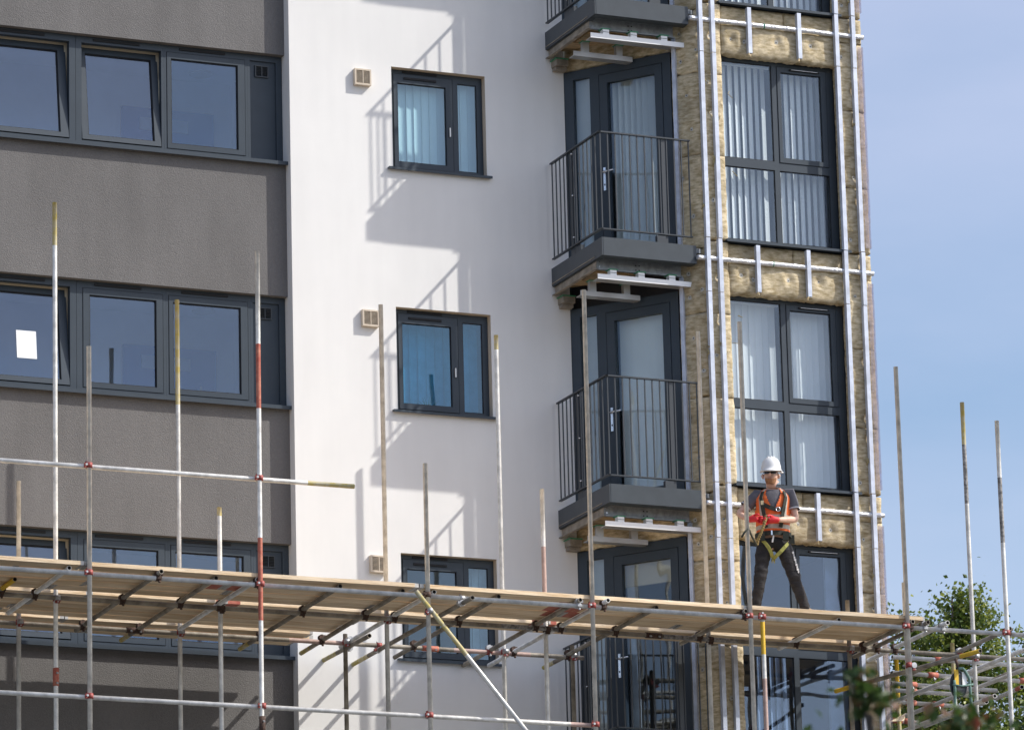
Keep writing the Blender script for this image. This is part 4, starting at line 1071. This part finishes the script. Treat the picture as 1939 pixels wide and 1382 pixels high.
# pale print down the outer thigh
f = MB(); P0, P1 = Vector(lerp(hpL, knL_, .32)), Vector(lerp(hpL, knL_, .86))
for i in range(9):
    t = i/8; c = P0+(P1-P0)*t+Vector((.066-.010*t, -.058, 0)); sx = (.010, .004, .008, .012, .005, .011, .007, .012, .006)[i]
    f.obox(c, ((.75, .66, 0), (-.66, .75, 0), (0, 0, 1)), (sx, .006, .011)); 
pb(f, 'leg_print', M['white_print'])

# lanyard held in both gloves and hooked round the upright
ly = MB(); pm = per.matrix_basis
def pw(p): return Matrix.Translation(per.location) @ Matrix.Rotation(-YAW, 4, 'Z') @ Vector(p)
P = [pw(p) for p in ((-.105, -.285, 1.085), (-.120, -.300, 1.03), (-.145, -.30, .96), (-.175, -.29, .89), (-.205, -.27, .83), (-.215, -.24, .78))]
Q = []
for i in range(len(P)-1):
    for t in range(10): Q.append(P[i].lerp(P[i+1], t/10))
ly.path(Q, [.017+.004*math.sin(i*1.9) for i in range(len(Q))], 8)
ln = empty('lanyard', tuple(P[0])); tag(ln, 'twisted tan rope lanyard held by the red gloves of the worker', 'rope')
ly.build('rope', M['rope'], ln)
w = MB(); e = P[-1]; pole = Vector((2.570, -3.075, e.z+.0))
w.path([e, e.lerp(pole, .5)+Vector((0, 0, .02)), pole+Vector((.03, .03, .04)), pole+Vector((-.01, -.032, .01)), pole+Vector((-.05, -.03, -.03)), pole+Vector((-.075, -.02, -.075))], .011, 7)
w.build('hook_cord', M['strap'], ln)

# ------------------------------------------------------------------ sheet of paper and plants in the windows
pm_ = mat('paper', (.78, .80, .80), .7)
p = MB(); p.box(-4.170, -3.952, FY+.0175, FY+.019, -.845-H, -.535-H)
pp_ = p.build('paper_sheet', pm_); pv_ = Vector((0, FY+.05, -1.115-H))
pp_.matrix_world = Matrix.Translation(pv_) @ Matrix.Rotation(-R(7.0), 4, 'X') @ Matrix.Translation(-pv_); tag(pp_, 'white sheet of paper taped to the tilted middle ribbon window at the far left', 'paper')
pg = empty('potted_plant', (.42, FW+.10, -1.10-H)); tag(pg, 'small spiky potted plant behind the glass of the middle white wall window', 'plant')
p = MB(); p.path([(.42, FW+.09, -1.12-H), (.42, FW+.09, -1.06-H)], [.03, .04], 12); p.build('pot', M['beige_reveal'], pg)
p = MB(); rp_ = random.Random(3)
for i in range(26):
    a = rp_.uniform(-1.2, 1.2); l = rp_.uniform(.07, .16); y = FW+.09+rp_.uniform(-.02, .02)
    q0 = Vector((.42, y, -1.07-H)); q1 = q0+Vector((math.sin(a)*l, rp_.uniform(-.02, .02), math.cos(a)*l)); w_ = Vector((.005, 0, .002))
    p.quad(q0-w_, q0+w_, q1+w_*.3, q1-w_*.3)
p.build('leaf_blades', leafmat('plant_leaf', (.10, .16, .05), (.22, .28, .10), 9), pg)

# ------------------------------------------------------------------ trees
def tree(name, loc, ht, crown, leaf_size, nleaf, mt, bark, seed, label, cat, group=None, zmin=None, branches=26, lean=(0, 0), dense=None, leafjit=.6, fill=0, fill_t=.5, fill_r=.17, gap=1.5):
    """crown(t) gives the crown's radius at the fraction t of the height; leaves sit in clumps on the twigs"""
    rn = random.Random(seed); T = empty(name, loc); tag(T, label, cat, group)
    loc = Vector(loc); tr = MB(); P = []; RR = []
    for i in range(13):
        t = i/12; P.append(loc+Vector((lean[0]*t+.12*noise.noise(Vector((t*3, seed, 0))), lean[1]*t+.12*noise.noise(Vector((t*3, seed, 5))), ht*.97*t))); RR.append(max(.012, ht*.016*(1-t)**.8))
    tr.path(P, RR, 8); ends = []
    def ax(t):
        f_ = t*12; i = min(11, int(f_)); return P[i].lerp(P[i+1], f_-i)
    for b in range(branches):
        t = .25+.72*(b+rn.random())/branches; a = rn.uniform(0, 2*math.pi); r = crown(t)*rn.uniform(.55, 1.0)
        s0 = ax(t); up = rn.uniform(.35, .9)*r
        e = s0+Vector((math.cos(a)*r, math.sin(a)*r, up)); m_ = s0.lerp(e, .5)+Vector((0, 0, -.06*r))
        w = max(.006, ht*.0045*(1-t)); tr.path([s0, m_, e], [w*1.3, w, w*.4], 5); ends.append((s0, e, r))
    tr.build('trunk', bark, T)
    lf = MB()
    clumps = []
    for s0, e, r in ends:
        for _ in range(10):
            q = s0.lerp(e, rn.uniform(.35, 1.08))+Vector((rn.gauss(0, .16*r+.03), rn.gauss(0, .16*r+.03), rn.gauss(0, .14*r+.03))); clumps.append((q, rn.uniform(.09, .20)*(.5+r)))
    for _ in range(fill):        # clumps all through the crown, with gaps
        t = rn.uniform(fill_t, 1.0); a = rn.uniform(0, 6.283); r = crown(t)*math.sqrt(rn.random()); c = ax(min(t, .999))+Vector((math.cos(a)*r, math.sin(a)*r, rn.uniform(-.1, .1)))
        if noise.noise(c*gap+Vector((seed, 0, 0))) > -.12: clumps.append((c, fill_r*rn.uniform(.6, 1.2)))
    clumps = [c for c in clumps if zmin is None or c[0].z > zmin]
    wts = [1.0 if (dense is None or c[0].z > dense) else .25 for c in clumps]; per_1 = nleaf/sum(wts)
    for (q, cr), wt in zip(clumps, wts):
        for _ in range(max(1, int(per_1*wt+.5))):
            c = q+Vector((rn.gauss(0, cr), rn.gauss(0, cr), rn.gauss(0, cr*.8)))
            n = Vector((rn.gauss(0, 1), rn.gauss(0, 1), rn.gauss(0, 1)+.7)).normalized(); u = n.orthogonal().normalized(); u = Matrix.Rotation(rn.uniform(0, 6.28), 3, n) @ u; v = n.cross(u)
            L_ = leaf_size*rn.uniform(1-leafjit*.5, 1+leafjit*.5); w_ = L_*.36
            i0 = len(lf.v); k = n*(L_*.12)
            lf.v += [tuple(c-u*L_*.5), tuple(c+v*w_-u*.05*L_+k), tuple(c+u*L_*.5), tuple(c-v*w_-u*.05*L_+k)]
            mi = 0 if rn.random() < .66 else 1
            lf.face((i0, i0+1, i0+2), mi); lf.face((i0, i0+2, i0+3), mi)
    lf.build('crown', mt, T); return T
bark = mat('bark', (.10, .085, .07), .9, var=.3, vscale=8, bump=.5, bscale=20)
poplar = [leafmat('dark_leaf', (.045, .085, .018), (.17, .225, .04), 1.6), leafmat('bright_leaf', (.20, .26, .04), (.36, .38, .07), 2.2)]
def at_d(u, v, d):
    w = _r*((u-969.5)/9843.7)-_u*((v-691)/9843.7)+_f; return CAM+w*d
def poplar_crown(rad): return lambda t: rad*max(.12, min(1.0, (1.025-t)*10)**.75)*(1.0 if t > .35 else .75)
top = at_d(1800, 1070, 76); tree('poplar_tree', (top.x-.1, top.y, GZ), top.z-GZ+.05, poplar_crown(.95), .074, 46000, poplar, bark, 5,
     'tall narrow green tree behind the return scaffold, the nearer one to the building', 'tree', 'trees beyond the corner of the building', zmin=GZ+5, dense=-10, branches=60, fill=620, fill_t=.60, lean=(.1, 0))
top = at_d(1962, 1140, 80); tree('poplar_tree', (top.x, top.y, GZ), top.z-GZ, poplar_crown(.9), .076, 38000, poplar, bark, 9,
     'narrow green tree cut by the right hand edge of the picture', 'tree', 'trees beyond the corner of the building', zmin=GZ+5, dense=-10, branches=60, fill=560, fill_t=.60)
top = at_d(1722, 1222, 84); tree('poplar_tree', (top.x, top.y, GZ), top.z-GZ, poplar_crown(.85), .076, 34000, poplar, bark, 21,
     'lower dark green tree showing between the return scaffold and the building', 'tree', 'trees beyond the corner of the building', zmin=GZ+5, dense=-10, branches=60, fill=560, fill_t=.55)

# out of focus shrub tops close to the camera
hedge = [leafmat('shrub_leaf', (.022, .050, .012), (.075, .13, .028), 9), leafmat('reddening_leaf', (.20, .045, .035), (.12, .16, .04), 14)]
def shrub(name, u, v, d, rad, n, seed, label, fl=90):
    q = at_d(u, v, d); ht = q.z-GZ
    return tree(name, (q.x, q.y, GZ), ht, lambda t: rad*max(.16, min(1, (1.0-t)*6)), .040, n, hedge, bark, seed, label, 'shrub', 'out of focus shrubs in the foreground', zmin=q.z-.48, branches=44, fill=fl, fill_t=.86, fill_r=.035, gap=7)
shrub('foreground_shrub', 1640, 1258, 14, .085, 1900, 31, 'blurred foreground shrub top with a red leaf, below the bay')
shrub('foreground_shrub', 1835, 1272, 14, .20, 1900, 37, 'blurred foreground shrub tops at the bottom right corner', 150)
